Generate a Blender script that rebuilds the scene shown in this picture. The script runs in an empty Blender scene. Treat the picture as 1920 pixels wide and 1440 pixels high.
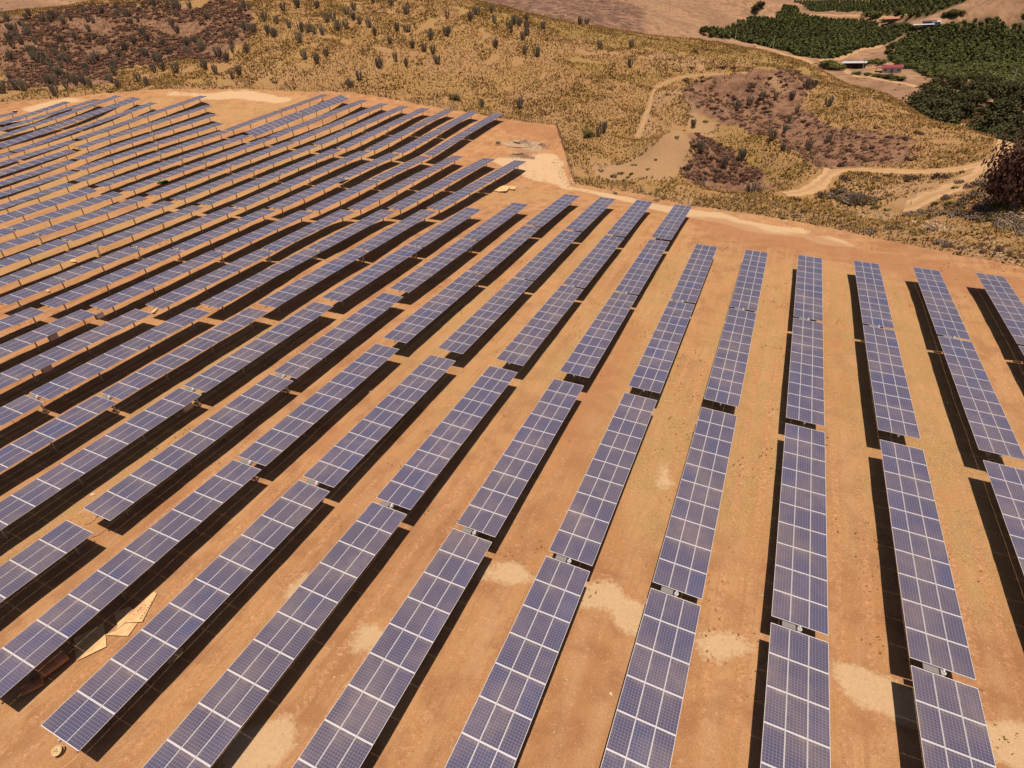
import bpy, math, random
import numpy as np
from mathutils import Matrix, Vector
random.seed(7); rng = np.random.default_rng(11)
SC = bpy.context.scene; COL = SC.collection
# ------------------------------------------------------------------ camera, sky, sun, exposure
ZO = 32.0                                     # camera height; the site lies close to z = 0
RC = np.array([[0.9123588254653505, -0.36429811019026603, -0.1867839942481336],
               [0.40688373038597464, 0.7564697305350281, 0.5120538806917252],
               [-0.04524382325444559, -0.5431762455189502, 0.8383988088978047]])
FPX = 1058.4
cd = bpy.data.cameras.new('camera'); cam = bpy.data.objects.new('camera', cd); COL.objects.link(cam)
cd.sensor_width = 36; cd.lens = FPX / 1920 * 36; cd.clip_start = 0.5; cd.clip_end = 9000
cm = Matrix.Identity(4)
for i in range(3):
    cm[i][0] = RC[i][0]; cm[i][1] = RC[i][2]; cm[i][2] = -RC[i][1]
cm[2][3] = ZO
cam.matrix_world = cm; SC.camera = cam
SUN = Vector((0.23, -0.27, 1.97)).normalized()
w = bpy.data.worlds.new('World'); SC.world = w; w.use_nodes = True
nt = w.node_tree; bg = nt.nodes['Background']; sky = nt.nodes.new('ShaderNodeTexSky')
sky.sky_type = 'NISHITA'; sky.sun_disc = False
sky.sun_elevation = math.asin(SUN.z); sky.sun_rotation = math.atan2(SUN.x, SUN.y)
sky.dust_density = 2.0; sky.altitude = 600
nt.links.new(sky.outputs[0], bg.inputs[0]); bg.inputs[1].default_value = 0.05
sl = bpy.data.lights.new('sun', 'SUN'); sl.energy = 4.6; sl.angle = math.radians(0.53); sl.color = (1.0, 0.885, 0.765)
so = bpy.data.objects.new('sun', sl); COL.objects.link(so); so.location = (0, 0, 300)
so.rotation_euler = SUN.to_track_quat('Z', 'Y').to_euler()
SC.view_settings.view_transform = 'Standard'; SC.view_settings.look = 'None'
SC.view_settings.exposure = 0.22; SC.view_settings.gamma = 1.0
SC.cycles.max_bounces = 5; SC.cycles.diffuse_bounces = 2; SC.cycles.glossy_bounces = 2

# ------------------------------------------------------------------ helpers
def mesh_np(name, V, F, mats=(), midx=None, smooth=False):
    """V (n,3), F list of equal-length index rows (array) or list of lists"""
    me = bpy.data.meshes.new(name)
    V = np.asarray(V, dtype=np.float32)
    if isinstance(F, np.ndarray):
        k = F.shape[1]; me.vertices.add(len(V)); me.vertices.foreach_set('co', V.ravel())
        me.loops.add(F.size); me.loops.foreach_set('vertex_index', F.ravel().astype(np.int32))
        me.polygons.add(len(F)); me.polygons.foreach_set('loop_start', np.arange(0, F.size, k, dtype=np.int32))
        me.polygons.foreach_set('loop_total', np.full(len(F), k, dtype=np.int32))
        me.update(calc_edges=True)
    else:
        me.from_pydata([tuple(v) for v in V.tolist()], [], F); me.update()
    for m in mats: me.materials.append(m)
    if midx is not None: me.polygons.foreach_set('material_index', np.asarray(midx, dtype=np.int32))
    if smooth: me.polygons.foreach_set('use_smooth', np.ones(len(me.polygons), dtype=bool))
    return me

class MB:
    def __init__(s): s.v = []; s.f = []; s.m = []
    def poly(s, pts, faces, mi=0):
        o = len(s.v); s.v += [tuple(p) for p in pts]; s.f += [[o + i for i in q] for q in faces]; s.m += [mi] * len(faces)
    def box(s, c, d, rot=None, mi=0):
        p = [Vector((x * d[0] / 2, y * d[1] / 2, z * d[2] / 2)) for x in (-1, 1) for y in (-1, 1) for z in (-1, 1)]
        if rot is not None: p = [rot @ q for q in p]
        p = [q + Vector(c) for q in p]
        s.poly(p, [(0, 1, 3, 2), (4, 6, 7, 5), (0, 4, 5, 1), (2, 3, 7, 6), (0, 2, 6, 4), (1, 5, 7, 3)], mi)
    def tube(s, pts, rad, n=6, mi=0):
        pts = [Vector(p) for p in pts]; rad = rad if isinstance(rad, (list, tuple)) else [rad] * len(pts)
        rings = []
        for i, p in enumerate(pts):
            t = (pts[min(i + 1, len(pts) - 1)] - pts[max(i - 1, 0)]).normalized()
            a = t.orthogonal().normalized() if i == 0 else (a - t * a.dot(t)).normalized()
            b = t.cross(a)
            rings.append([p + (a * math.cos(2 * math.pi * k / n) + b * math.sin(2 * math.pi * k / n)) * rad[i] for k in range(n)])
        o = len(s.v)
        for r in rings: s.v += [tuple(q) for q in r]
        for i in range(len(rings) - 1):
            for k in range(n):
                s.f.append([o + i * n + k, o + i * n + (k + 1) % n, o + (i + 1) * n + (k + 1) % n, o + (i + 1) * n + k]); s.m.append(mi)
        s.f.append([o + k for k in range(n)][::-1]); s.m.append(mi)
        s.f.append([o + (len(rings) - 1) * n + k for k in range(n)]); s.m.append(mi)
    def mesh(s, name, mats, smooth=False):
        return mesh_np(name, np.array(s.v), s.f, mats, s.m, smooth)

def link(name, data, parent=None, loc=None):
    o = bpy.data.objects.new(name, data); COL.objects.link(o)
    if parent: o.parent = parent
    if loc is not None: o.location = loc
    return o
def tag(o, label=None, cat=None, group=None, kind=None):
    if label: o['label'] = label
    if cat: o['category'] = cat
    if group: o['group'] = group
    if kind: o['kind'] = kind
    return o

# ------------------------------------------------------------------ materials
def mat(name, col=(.5, .5, .5), rough=.8, metal=0.0, spec=None):
    m = bpy.data.materials.new(name); m.use_nodes = True
    b = m.node_tree.nodes['Principled BSDF']
    b.inputs['Base Color'].default_value = (*col, 1); b.inputs['Roughness'].default_value = rough; b.inputs['Metallic'].default_value = metal
    if spec is not None: b.inputs['Specular IOR Level'].default_value = spec
    return m
def N(m, t, **k):
    n = m.node_tree.nodes.new(t)
    for a, v in k.items(): setattr(n, a, v)
    return n
def L(m, a, b): m.node_tree.links.new(a, b)
def noise(m, scale, detail=3, vec=None, rough=.55, w=None):
    n = N(m, 'ShaderNodeTexNoise'); n.inputs['Scale'].default_value = scale; n.inputs['Detail'].default_value = detail; n.inputs['Roughness'].default_value = rough
    if vec is not None: L(m, vec, n.inputs['Vector'])
    return n.outputs['Fac']
def ramp(m, fac, stops):
    r = N(m, 'ShaderNodeValToRGB'); e = r.color_ramp.elements
    while len(e) < len(stops): e.new(0.5)
    for i, (p, c) in enumerate(stops):
        e[i].position = p; e[i].color = (c, c, c, 1) if isinstance(c, (int, float)) else (*c, 1)
    L(m, fac, r.inputs[0]); return r.outputs[0]
def mix(m, fac, a, b, blend='MIX'):
    n = N(m, 'ShaderNodeMix', data_type='RGBA', blend_type=blend)
    for s, v in ((0, fac), (6, a), (7, b)):
        if isinstance(v, (int, float)): n.inputs[s].default_value = v
        elif isinstance(v, tuple): n.inputs[s].default_value = (*v, 1)
        else: L(m, v, n.inputs[s])
    return n.outputs[2]
def mth(m, op, a, b=None, clamp=False):
    n = N(m, 'ShaderNodeMath', operation=op, use_clamp=clamp)
    for s, v in ((0, a), (1, b)):
        if v is None: continue
        if isinstance(v, (int, float)): n.inputs[s].default_value = v
        else: L(m, v, n.inputs[s])
    return n.outputs[0]
def attr(m, name):
    n = N(m, 'ShaderNodeAttribute', attribute_name=name); return n.outputs['Fac']
def pos(m, scale=(1, 1, 1)):
    g = N(m, 'ShaderNodeNewGeometry'); v = N(m, 'ShaderNodeVectorMath', operation='MULTIPLY'); v.inputs[1].default_value = scale
    L(m, g.outputs['Position'], v.inputs[0]); return v.outputs[0]
def bump(m, h, strength=.5, dist=.05):
    b = N(m, 'ShaderNodeBump'); b.inputs['Strength'].default_value = strength; b.inputs['Distance'].default_value = dist
    L(m, h, b.inputs['Height']); L(m, b.outputs[0], m.node_tree.nodes['Principled BSDF'].inputs['Normal'])
def setcol(m, c): L(m, c, m.node_tree.nodes['Principled BSDF'].inputs['Base Color'])
def orand(m):
    return N(m, 'ShaderNodeObjectInfo').outputs['Random']
def speck(name, a, b, c, scale=3.0, rough=.9):
    """two/three tone foliage or dirt with object-random shift"""
    m = mat(name, a, rough, spec=.2)
    n = noise(m, scale, 2, pos(m)); r = ramp(m, n, [(.3, a), (.5, b), (.72, c)])
    h = N(m, 'ShaderNodeHueSaturation'); L(m, r, h.inputs['Color'])
    v = mth(m, 'MULTIPLY_ADD', orand(m), .5); 
    n2 = m.node_tree.nodes[-1]; n2.inputs[2].default_value = .75
    L(m, v, h.inputs['Value']); setcol(m, h.outputs[0]); return m

M_alu = mat('aluminium', (.66, .62, .61), .38, .35)
M_steel = mat('galvanised_steel', (.36, .34, .33), .5, .5)
M_tube = mat('tube_steel', (.42, .40, .38), .45, .5)
M_back = mat('panel_backsheet', (.64, .62, .61), .6)
M_under = mat('module_underside_darkened', (.16, .14, .13), .7)  # white backsheet coloured dark so the shade beneath the arrays stays deep
M_dark = mat('dark_plastic', (.05, .045, .045), .5)
M_box = mat('inverter_paint', (.20, .16, .15), .5)

def cell_material():
    m = mat('solar_cells', (.06, .05, .12), .22, spec=.75)
    uv = N(m, 'ShaderNodeUVMap'); sep = N(m, 'ShaderNodeSeparateXYZ'); L(m, uv.outputs[0], sep.inputs[0])
    U, V = sep.outputs[0], sep.outputs[1]
    def line(c, n, wd):
        f = mth(m, 'FRACT', mth(m, 'MULTIPLY', c, n)); d = mth(m, 'ABSOLUTE', mth(m, 'SUBTRACT', f, .5))
        r = ramp(m, d, [(max(0, .5 - wd * 1.5), 0.0), (.5 - wd * .4, 1.0)]); return r
    lu = line(U, 6, .045); lv = line(V, 12, .05)
    grid = mth(m, 'MAXIMUM', lu, lv)
    bus = line(mth(m, 'ADD', U, 1 / 36.), 18, .05)      # busbars, three per cell
    # per-cell crystal tone
    cellv = N(m, 'ShaderNodeCombineXYZ'); L(m, mth(m, 'FLOOR', mth(m, 'MULTIPLY', U, 6)), cellv.inputs[0]); L(m, mth(m, 'FLOOR', mth(m, 'MULTIPLY', V, 12)), cellv.inputs[1]); L(m, mth(m, 'MULTIPLY', orand(m), 91), cellv.inputs[2])
    wn = N(m, 'ShaderNodeTexWhiteNoise'); L(m, cellv.outputs[0], wn.inputs['Vector'])
    base = mix(m, ramp(m, orand(m), [(.0, 0.0), (.6, .08), (.85, .35), (.97, .8), (1, 1.0)]), (.076, .064, .104), (.058, .062, .136))
    base = mix(m, mth(m, 'MULTIPLY', wn.outputs['Value'], .22), base, (.045, .038, .085))
    base = mix(m, ramp(m, noise(m, .045, 2, pos(m)), [(.4, 0.0), (.6, .5)]), base, (.085, .066, .078))
    c = mix(m, mth(m, 'MULTIPLY', bus, .16), base, (.26, .25, .34))
    c = mix(m, mth(m, 'MULTIPLY', grid, .62), c, (.30, .28, .37))
    # dust: broad smears, thicker towards the +U long edge (lower side)
    p = pos(m)
    d1 = noise(m, .35, 3, p); d2 = noise(m, 2.5, 4, p)
    dust = mth(m, 'MULTIPLY', ramp(m, d1, [(.42, .0), (.72, .34)]), ramp(m, d2, [(.25, .5), (.7, 1.0)]))
    edge = ramp(m, V, [(.86, 0.0), (1.0, .33)]); edge2 = ramp(m, U, [(.0, .28), (.14, 0.0)])
    dust = mth(m, 'ADD', dust, mth(m, 'MULTIPLY', mth(m, 'MAXIMUM', edge, edge2), ramp(m, d2, [(.35, .1), (.65, 1.0)])))
    c = mix(m, dust, c, (.30, .20, .145)); setcol(m, c)
    b = m.node_tree.nodes['Principled BSDF']
    L(m, mth(m, 'MULTIPLY_ADD', dust, .5), b.inputs['Roughness']); m.node_tree.nodes[-1].inputs[2].default_value = .2
    return m
M_cell = cell_material()

def ground_material():
    m = mat('ground_soil', (.5, .3, .15), .95, spec=.15)
    p = pos(m); ps = pos(m, (1.0, .10, 1.0))
    n1 = noise(m, .06, 4, p); n2 = noise(m, .45, 4, p); n3 = noise(m, 4.0, 4, p, .7); n4 = noise(m, 16., 3, p, .7)
    st = noise(m, .9, 4, ps, .6)
    # graded site soil
    s = ramp(m, n1, [(.30, (.335, .150, .062)), (.44, (.42, .205, .086)), (.58, (.475, .245, .104)), (.75, (.375, .180, .078))])
    s = mix(m, ramp(m, st, [(.45, 0.0), (.62, .42)]), s, (.52, .305, .155))
    s = mix(m, ramp(m, n2, [(.48, 0.0), (.64, .6)]), s, (.33, .145, .065))
    # wheel tracks in the aisles between rows
    sx = N(m, 'ShaderNodeSeparateXYZ'); L(m, p, sx.inputs[0])
    fr = mth(m, 'FRACT', mth(m, 'MULTIPLY_ADD', sx.outputs[0], 1 / 6.8523)); m.node_tree.nodes[-2].inputs[2].default_value = 100 - 5.835 / 6.8523 + .0
    wob = mth(m, 'MULTIPLY_ADD', noise(m, .12, 2, ps), .10); m.node_tree.nodes[-1].inputs[2].default_value = -.05
    dd = mth(m, 'ABSOLUTE', mth(m, 'SUBTRACT', mth(m, 'ABSOLUTE', mth(m, 'SUBTRACT', mth(m, 'ADD', fr, wob), .5)), .125))
    trk = mth(m, 'MULTIPLY', ramp(m, dd, [(.02, 1.0), (.055, 0.0)]), ramp(m, noise(m, .035, 2, p), [(.45, 0.0), (.56, 1.0)]))
    st2 = noise(m, 3.2, 3, pos(m, (1.0, .06, 1.0)), .6)
    s = mix(m, mth(m, 'MULTIPLY', ramp(m, st2, [(.50, 0.0), (.66, .45)]), ramp(m, n1, [(.42, .2), (.58, 1.0)])), s, (.30, .145, .065))
    # dry grass between the rows
    gm = mth(m, 'MULTIPLY', ramp(m, mth(m, 'ADD', mth(m, 'MULTIPLY', n2, .6), mth(m, 'MULTIPLY', n3, .4)), [(.40, 0.0), (.54, 1.0)]), attr(m, 'dry'))
    gm = mth(m, 'MULTIPLY', gm, ramp(m, noise(m, .2, 3, ps), [(.36, .12), (.56, 1.0)]))
    s = mix(m, mth(m, 'MULTIPLY', gm, .85), s, mix(m, ramp(m, n4, [(.38, 0.0), (.58, 1.0)]), (.27, .15, .058), (.52, .335, .135)))
    s = mix(m, mth(m, 'MULTIPLY', trk, .8), s, mix(m, ramp(m, n3, [(.4, 0.0), (.6, 1.0)]), (.40, .185, .082), (.55, .29, .135)))
    s = mix(m, ramp(m, n4, [(.34, .65), (.46, 0.0)]), s, (.24, .115, .055))
    s = mix(m, mth(m, 'MULTIPLY', ramp(m, noise(m, 38., 2, p, .6), [(.36, .7), (.46, 0.0)]), ramp(m, n2, [(.4, .2), (.6, 1.0)])), s, (.20, .10, .05))
    s = mix(m, ramp(m, n3, [(.58, 0.0), (.70, .5)]), s, (.58, .38, .22))
    pale = mth(m, 'ADD', attr(m, 'pale'), mth(m, 'MULTIPLY_ADD', mth(m, 'ADD', mth(m, 'MULTIPLY', n2, 1.3), mth(m, 'MULTIPLY', n3, .7)), .6)); m.node_tree.nodes[-2].inputs[2].default_value = -.6
    s = mix(m, mth(m, 'MULTIPLY', ramp(m, mth(m, 'ADD', pale, mth(m, 'MULTIPLY', attr(m, 'pale2'), .8)), [(.36, 0.0), (.56, 1.0)]), .88), s, mix(m, n3, (.48, .31, .165), (.63, .44, .255)))
    red = mth(m, 'ADD', attr(m, 'red'), mth(m, 'MULTIPLY_ADD', n2, .8)); m.node_tree.nodes[-2].inputs[2].default_value = -.4
    s = mix(m, mth(m, 'MULTIPLY', ramp(m, red, [(.3, 0.0), (.9, 1.0)]), .6), s, (.36, .160, .072))
    # open hillside: straw grass over tan soil
    v = N(m, 'ShaderNodeTexVoronoi'); v.inputs['Scale'].default_value = .75; L(m, p, v.inputs['Vector'])
    h = mix(m, ramp(m, n1, [(.35, 0.0), (.62, 1.0)]), (.39, .215, .100), (.38, .215, .076))
    tuft = mth(m, 'MULTIPLY', ramp(m, v.outputs['Distance'], [(.25, 1.0), (.60, 0.0)]), ramp(m, n2, [(.32, .2), (.55, 1.0)]))
    h = mix(m, mth(m, 'MULTIPLY', tuft, .6), h, mix(m, n1, (.42, .265, .095), (.27, .165, .055)))
    h = mix(m, ramp(m, n3, [(.47, 0.0), (.60, .85)]), h, (.15, .085, .036))
    h = mix(m, mth(m, 'MULTIPLY', attr(m, 'olive'), ramp(m, n2, [(.35, .2), (.6, .75)])), h, (.25, .165, .045))
    sc = mix(m, ramp(m, n2, [(.38, 0.0), (.62, 1.0)]), (.29, .155, .088), (.165, .085, .052))
    sc = mix(m, ramp(m, n3, [(.48, 0.0), (.62, .7)]), sc, (.12, .058, .036))
    scm = mth(m, 'ADD', attr(m, 'scrub'), mth(m, 'MULTIPLY_ADD', n2, .9)); m.node_tree.nodes[-2].inputs[2].default_value = -.45
    h = mix(m, ramp(m, scm, [(.30, 0.0), (.75, 1.0)]), h, sc)
    bm = mth(m, 'ADD', attr(m, 'bare'), mth(m, 'MULTIPLY_ADD', n3, .9)); m.node_tree.nodes[-2].inputs[2].default_value = -.45
    h = mix(m, mth(m, 'MULTIPLY', ramp(m, bm, [(.30, 0.0), (.80, 1.0)]), .75), h, mix(m, ramp(m, n3, [(.40, 0.0), (.58, 1.0)]), (.27, .155, .075), mix(m, n2, (.47, .29, .155), (.38, .225, .12))))
    # valley and far slopes
    p2 = noise(m, .012, 6, p, .65); p3 = noise(m, .12, 5, p, .65)
    fa = mix(m, ramp(m, p2, [(.40, 0.0), (.60, 1.0)]), (.36, .205, .115), (.26, .145, .085))
    fa = mix(m, ramp(m, p3, [(.46, 0.0), (.60, .75)]), fa, (.19, .105, .05))
    h = mix(m, attr(m, 'far'), h, fa)
    h = mix(m, attr(m, 'brown'), h, mix(m, ramp(m, p3, [(.36, 0.0), (.56, 1.0)]), (.28, .155, .095), (.13, .07, .046)))
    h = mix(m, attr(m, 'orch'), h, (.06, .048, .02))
    sm = mth(m, 'ADD', attr(m, 'site'), mth(m, 'MULTIPLY_ADD', mth(m, 'ADD', n2, n3), .7)); m.node_tree.nodes[-2].inputs[2].default_value = -.7
    setcol(m, mix(m, ramp(m, sm, [(.42, 0.0), (.56, 1.0)]), h, s))
    bump(m, mth(m, 'ADD', mth(m, 'MULTIPLY', n3, .7), mth(m, 'MULTIPLY', n4, .3)), .95, .16)
    return m
M_ground = ground_material()

# ------------------------------------------------------------------ terrain
PANEL_H = 2.05          # tube height over the ground
SITE = [(5.8,84.2,-29.27),(5.8,64.6,-29.37),(5.8,64.8,-29.67),(5.8,45.2,-29.86),(5.8,43.8,-29.74),(5.8,24.1,-30.06),(12.7,84.9,-29.53),(12.7,65.2,-29.62),(12.7,64.7,-29.51),(12.7,45.0,-29.56),(12.7,43.8,-29.56),(12.7,24.1,-29.87),(19.5,84.9,-29.68),(19.5,65.3,-29.71),(19.5,65.1,-29.69),(19.5,45.4,-29.78),(-1.0,84.8,-29.40),(-1.0,65.1,-29.61),(-1.0,64.6,-29.52),(-1.0,45.0,-29.74),(-1.0,43.4,-29.50),(-1.0,23.8,-29.77),(-7.9,84.4,-29.10),(-7.9,64.8,-29.37),(-7.9,64.7,-29.51),(-7.9,45.0,-29.77),(-7.9,43.4,-29.51),(-7.9,23.7,-29.97),(-14.7,105.0,-29.32),(-14.7,85.4,-29.07),(-14.7,84.4,-29.01),(-14.7,64.8,-29.28),(-14.7,64.3,-29.21),(-14.7,44.7,-29.46),(5.8,23.6,-29.98),(12.7,23.6,-29.78),(-1.0,23.4,-29.93),(-7.9,23.3,-29.97),(-14.7,43.0,-29.33),(-14.7,23.6,-29.96),(-14.7,23.1,-29.85),(-21.6,104.0,-28.83),(-21.6,85.2,-29.02),(-21.6,64.5,-29.20),(-21.6,44.4,-29.35),(-21.6,43.1,-29.29),(-21.6,23.6,-29.83),(-21.6,23.1,-29.84),(-28.4,104.1,-28.78),(-28.4,85.2,-28.84),(-28.4,84.0,-28.69),(-28.4,64.5,-29.04),(-28.4,44.3,-29.24),(-28.4,43.0,-29.27),(-28.4,23.2,-29.63),(-28.4,22.8,-29.63),(-28.4,3.1,-29.99),(-35.3,103.7,-28.58),(-35.3,84.8,-28.58),(-35.3,83.7,-28.49),(-35.3,64.5,-29.00),(-35.3,63.8,-28.84),(-35.3,44.0,-29.10),(-35.3,42.8,-29.10),(-35.3,23.2,-29.62),(-35.3,22.7,-29.63),(-42.1,94.7,-28.30),(-42.1,75.6,-28.69),(-42.1,74.9,-28.61),(-42.1,55.3,-28.81),(-42.1,54.2,-28.84),(-42.1,34.5,-29.40),(-42.1,34.1,-29.39),(-42.1,14.4,-29.87),(-42.1,13.2,-29.86),(-49.0,89.9,-28.26),(-49.0,70.2,-28.52),(-49.0,69.6,-28.49),(-49.0,50.2,-28.84),(-49.0,48.8,-28.82),(-49.0,29.4,-29.33),(-49.0,28.9,-29.32),(-55.8,126.2,-28.07),(-55.8,87.8,-28.24),(-55.8,85.3,-27.87),(-55.8,66.3,-28.46),(-55.8,65.5,-28.42),(-55.8,46.3,-28.86),(-55.8,44.9,-28.85),(-55.8,25.3,-29.30),(-55.8,24.8,-29.33),(-62.7,123.8,-27.31),(-62.7,85.1,-28.08),(-62.7,82.8,-27.64),(-62.7,61.5,-27.47),(-62.7,43.4,-28.69),(-62.7,42.3,-28.68),(-62.7,22.6,-29.19),(-62.7,22.1,-29.20),(-69.5,121.0,-26.37),(-69.5,82.5,-27.85),(-69.5,79.9,-27.39),(-69.5,60.5,-28.06),(-69.5,40.8,-28.72),(-69.5,39.4,-28.62),(-76.4,158.6,-22.53),(-76.4,120.6,-26.16),(-76.4,118.4,-26.12),(-76.4,79.3,-27.68),(-76.4,77.6,-27.32),(-76.4,57.9,-27.93),(-76.4,38.0,-28.58),(-76.4,36.9,-28.62),(-83.2,156.9,-21.90),(-83.2,118.0,-25.36),(-83.2,115.9,-25.23),(-83.2,76.9,-27.03),(-83.2,75.6,-27.09),(-83.2,55.8,-27.76),(-83.2,36.1,-28.44),(-83.2,34.8,-28.41),(-90.1,154.4,-21.14),(-90.1,116.3,-24.79),(-90.1,113.6,-24.57),(-90.1,75.1,-26.71),(-90.1,73.8,-26.80),(-90.1,53.9,-27.53),(-90.1,34.3,-28.23),(-96.9,153.2,-20.59),(-96.9,114.2,-24.19),(-96.9,112.3,-24.12),(-96.9,73.3,-26.33),(-96.9,71.9,-26.48),(-96.9,52.0,-27.32),(-103.8,153.3,-20.02),(-103.8,113.5,-23.46),(-103.8,112.2,-23.52),(-103.8,73.4,-25.96),(-103.8,71.6,-25.97),(-103.8,51.8,-26.91),(-110.7,152.9,-19.42),(-110.7,114.0,-22.71),(-110.7,112.8,-22.98),(-110.7,73.2,-25.45),(-110.7,71.6,-25.56),(-110.7,51.6,-26.53),(-117.5,152.7,-18.50),(-117.5,113.4,-22.21),(-117.5,112.0,-22.18),(-117.5,73.1,-24.99),(-117.5,71.5,-25.14),(-117.5,51.4,-26.22),(-124.4,152.1,-17.73),(-124.4,113.7,-21.59),(-124.4,112.2,-21.65),(-124.4,72.5,-24.43),(-124.4,71.0,-24.76),(-131.2,152.3,-17.03),(-131.2,112.9,-20.57),(-131.2,112.3,-20.94),(-131.2,72.2,-23.89),(-131.2,71.2,-24.08),(-138.1,117.0,-19.80),(-138.1,77.6,-22.98),(-138.1,76.5,-23.21),(-144.9,122.0,-18.37),(-144.9,82.0,-22.09),(-144.9,80.9,-22.26),(-151.8,127.7,-16.74),(-151.8,86.9,-20.88),(-151.8,85.7,-21.24),(-158.6,131.9,-15.04),(-158.6,92.3,-19.73),(-158.6,91.1,-20.35),(-165.5,120.1,-15.46),(-165.5,81.2,-20.93),(-165.5,80.6,-21.16),(-172.3,120.8,-14.35),(-179.2,120.1,-13.58),(-186.0,118.2,-14.49),(-192.9,113.6,-14.52),(-199.7,102.3,-16.03),(-172.3,81.8,-20.19),(-179.2,85.9,-19.27),(-186.0,89.9,-18.59),(-192.9,94.1,-17.44)]        # surveyed points of the panel rows (x, y, height below the camera)
def ray(px, py):
    d = RC @ np.array([(px - 960) / FPX, 1.0, -(py - 720) / FPX]); return d / math.hypot(d[0], d[1])
def P(px, py, r): d = ray(px, py); return (d[0] * r, d[1] * r, d[2] * r)
def Q(px, r, z): d = ray(px, 100); return (d[0] * r, d[1] * r, z)
ctrl = [(x, y, z - PANEL_H) for x, y, z in SITE]
hill = [(0,195,236),(0,120,275),(0,60,310),(0,27,335),(150,180,232),(150,120,268),(150,60,300),(150,8,340),(300,170,216),(300,120,250),(300,60,280),(300,-5,315),
 (420,172,212),(500,120,226),(500,60,250),(500,-5,290),(620,168,207),(700,130,214),(700,60,242),(700,-5,282),(760,187,201),(850,205,193),(850,150,212),(850,80,230),(850,-5,287),
 (940,216,184),(1000,226,178),(1000,170,198),(1000,100,226),(1000,27,280),(1045,238,171),(1060,290,148),(1080,345,131),(1100,250,168),(1100,170,196),(1100,100,230),(1100,48,280),
 (1200,300,150),(1200,200,187),(1200,120,225),(1200,64,272),(1250,185,205),(1280,260,166),(1330,340,136),(1330,250,176),(1330,170,214),(1330,110,245),(1330,78,270),
 (1400,250,178),(1430,345,137),(1430,170,220),(1430,96,262),(1500,365,131),(1530,330,148),(1530,250,180),(1530,180,218),(1530,128,250),
 (1650,320,154),(1650,240,184),(1650,166,222),(1760,322,153),(1780,270,172),(1780,233,190),(1890,290,166),(1700,385,128),(1790,350,140),(1600,420,118),(1900,440,112),(1900,380,126),
 (1290,385,124),(1500,415,117),(1700,455,110),(1920,500,101),
 (900,8,640),(1000,6,650),(1100,4,660),(1100,36,560),(1158,2,690),(1200,16,700),(1225,48,600),(1170,-14,1300),(1300,62,820),(1280,45,950),(1350,22,1100),(1400,5,1300),(1250,8,1200),
 (1850,12,950),(1780,32,1000),(1740,30,1080),(1920,-10,1000),(20,8,1000),(60,-30,1300)]
ctrl += [P(*c) for c in hill]
ctrl += [Q(*c) for c in [(0,430,2),(150,450,4),(300,430,12),(500,410,12),(700,390,0),(850,380,-12),(1000,400,-24),(1100,380,-30),(1200,360,-34),(1330,345,-40),(1430,345,-43),(1530,330,-44),(1650,300,-44),(1780,260,-43),(1920,215,-38),
   (1250,460,-38),(1150,480,-30),(900,480,-18)]]
def V_(px, py, z): d = ray(px, py); r = z / d[2]; return (d[0] * r, d[1] * r, z)
ctrl += [V_(*c) for c in [(1345,72,-37),(1400,60,-39),(1500,80,-43),(1500,45,-37),(1600,110,-46),(1640,128,-46),(1600,60,-40),(1750,60,-40),(1750,100,-45),(1850,70,-42),(1900,60,-40),(1900,120,-47),(1900,165,-48),(1780,180,-47),(1900,225,-43),(1660,150,-46)]]
ctrl += [(d[0] * r, d[1] * r, z) for d, r, z in [(ray(1480, 12), 1300, -14), (ray(1650, 5), 1250, -12), (ray(1560, 25), 1100, -26), (ray(1800, 0), 1400, -4), (ray(1400,0),2200,30),(ray(1000,0),2200,60),(ray(500,0),2000,90),(ray(1800,0),2200,20),(ray(0,0),1700,110)]]
ctrl += [(150, 100, -33.5), (230, 0, -34), (260, 180, -40), (500, 300, -45), (900, 300, -40), (100, -60, -33.5), (0, -60, -32.5), (-100, -60, -32), (-250, -20, -26), (-260, 40, -19), (-250, 80, -14), (-330, 90, 0), (-500, 150, 20), (-900, 100, 40), (-600, -200, -10), (0, -400, -36), (600, -300, -40), (1200, 800, -20), (1200, 1800, 20), (-1500, 1500, 90), (-1500, -300, 40), (1500, -300, -30), (-600, 700, 25)]
C = np.array(ctrl); SC_ = 100.0
cx, cy, cz = C[:, 0] / SC_, C[:, 1] / SC_, C[:, 2]
def tps(r2): return np.where(r2 > 1e-12, .5 * r2 * np.log(r2 + 1e-12), 0.0)
n = len(C); K = tps((cx[:, None] - cx) ** 2 + (cy[:, None] - cy) ** 2)
lam = np.full(n, .0012); lam[len(SITE):] = .005
A = np.zeros((n + 3, n + 3)); A[:n, :n] = K + np.diag(lam); A[:n, n] = 1; A[:n, n + 1] = cx; A[:n, n + 2] = cy; A[n:, :n] = A[:n, n:].T
WT = np.linalg.solve(A, np.concatenate([cz, [0, 0, 0]]))
def H0(x, y):
    x = np.atleast_1d(np.asarray(x, float)).ravel() / SC_; y = np.atleast_1d(np.asarray(y, float)).ravel() / SC_
    out = np.empty(len(x))
    for a in range(0, len(x), 4000):
        b = slice(a, a + 4000); out[b] = tps((x[b, None] - cx) ** 2 + (y[b, None] - cy) ** 2) @ WT[:n] + WT[n] + WT[n + 1] * x[b] + WT[n + 2] * y[b]
    return out
def spacing(lo, a, b, hi, d, g):
    mid = list(np.arange(a, b, d)); l = []; v, s = a, d
    while v > lo: s *= g; v -= s; l.append(v)
    r = []; v, s = b, d
    while v < hi: r.append(v); s *= g; v += s
    return np.array(l[::-1] + mid + r + [v])
GX = spacing(-3200, -265, 95, 2600, .75, 1.06); GY = spacing(-1200, 2, 330, 4200, .75, 1.05)
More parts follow.
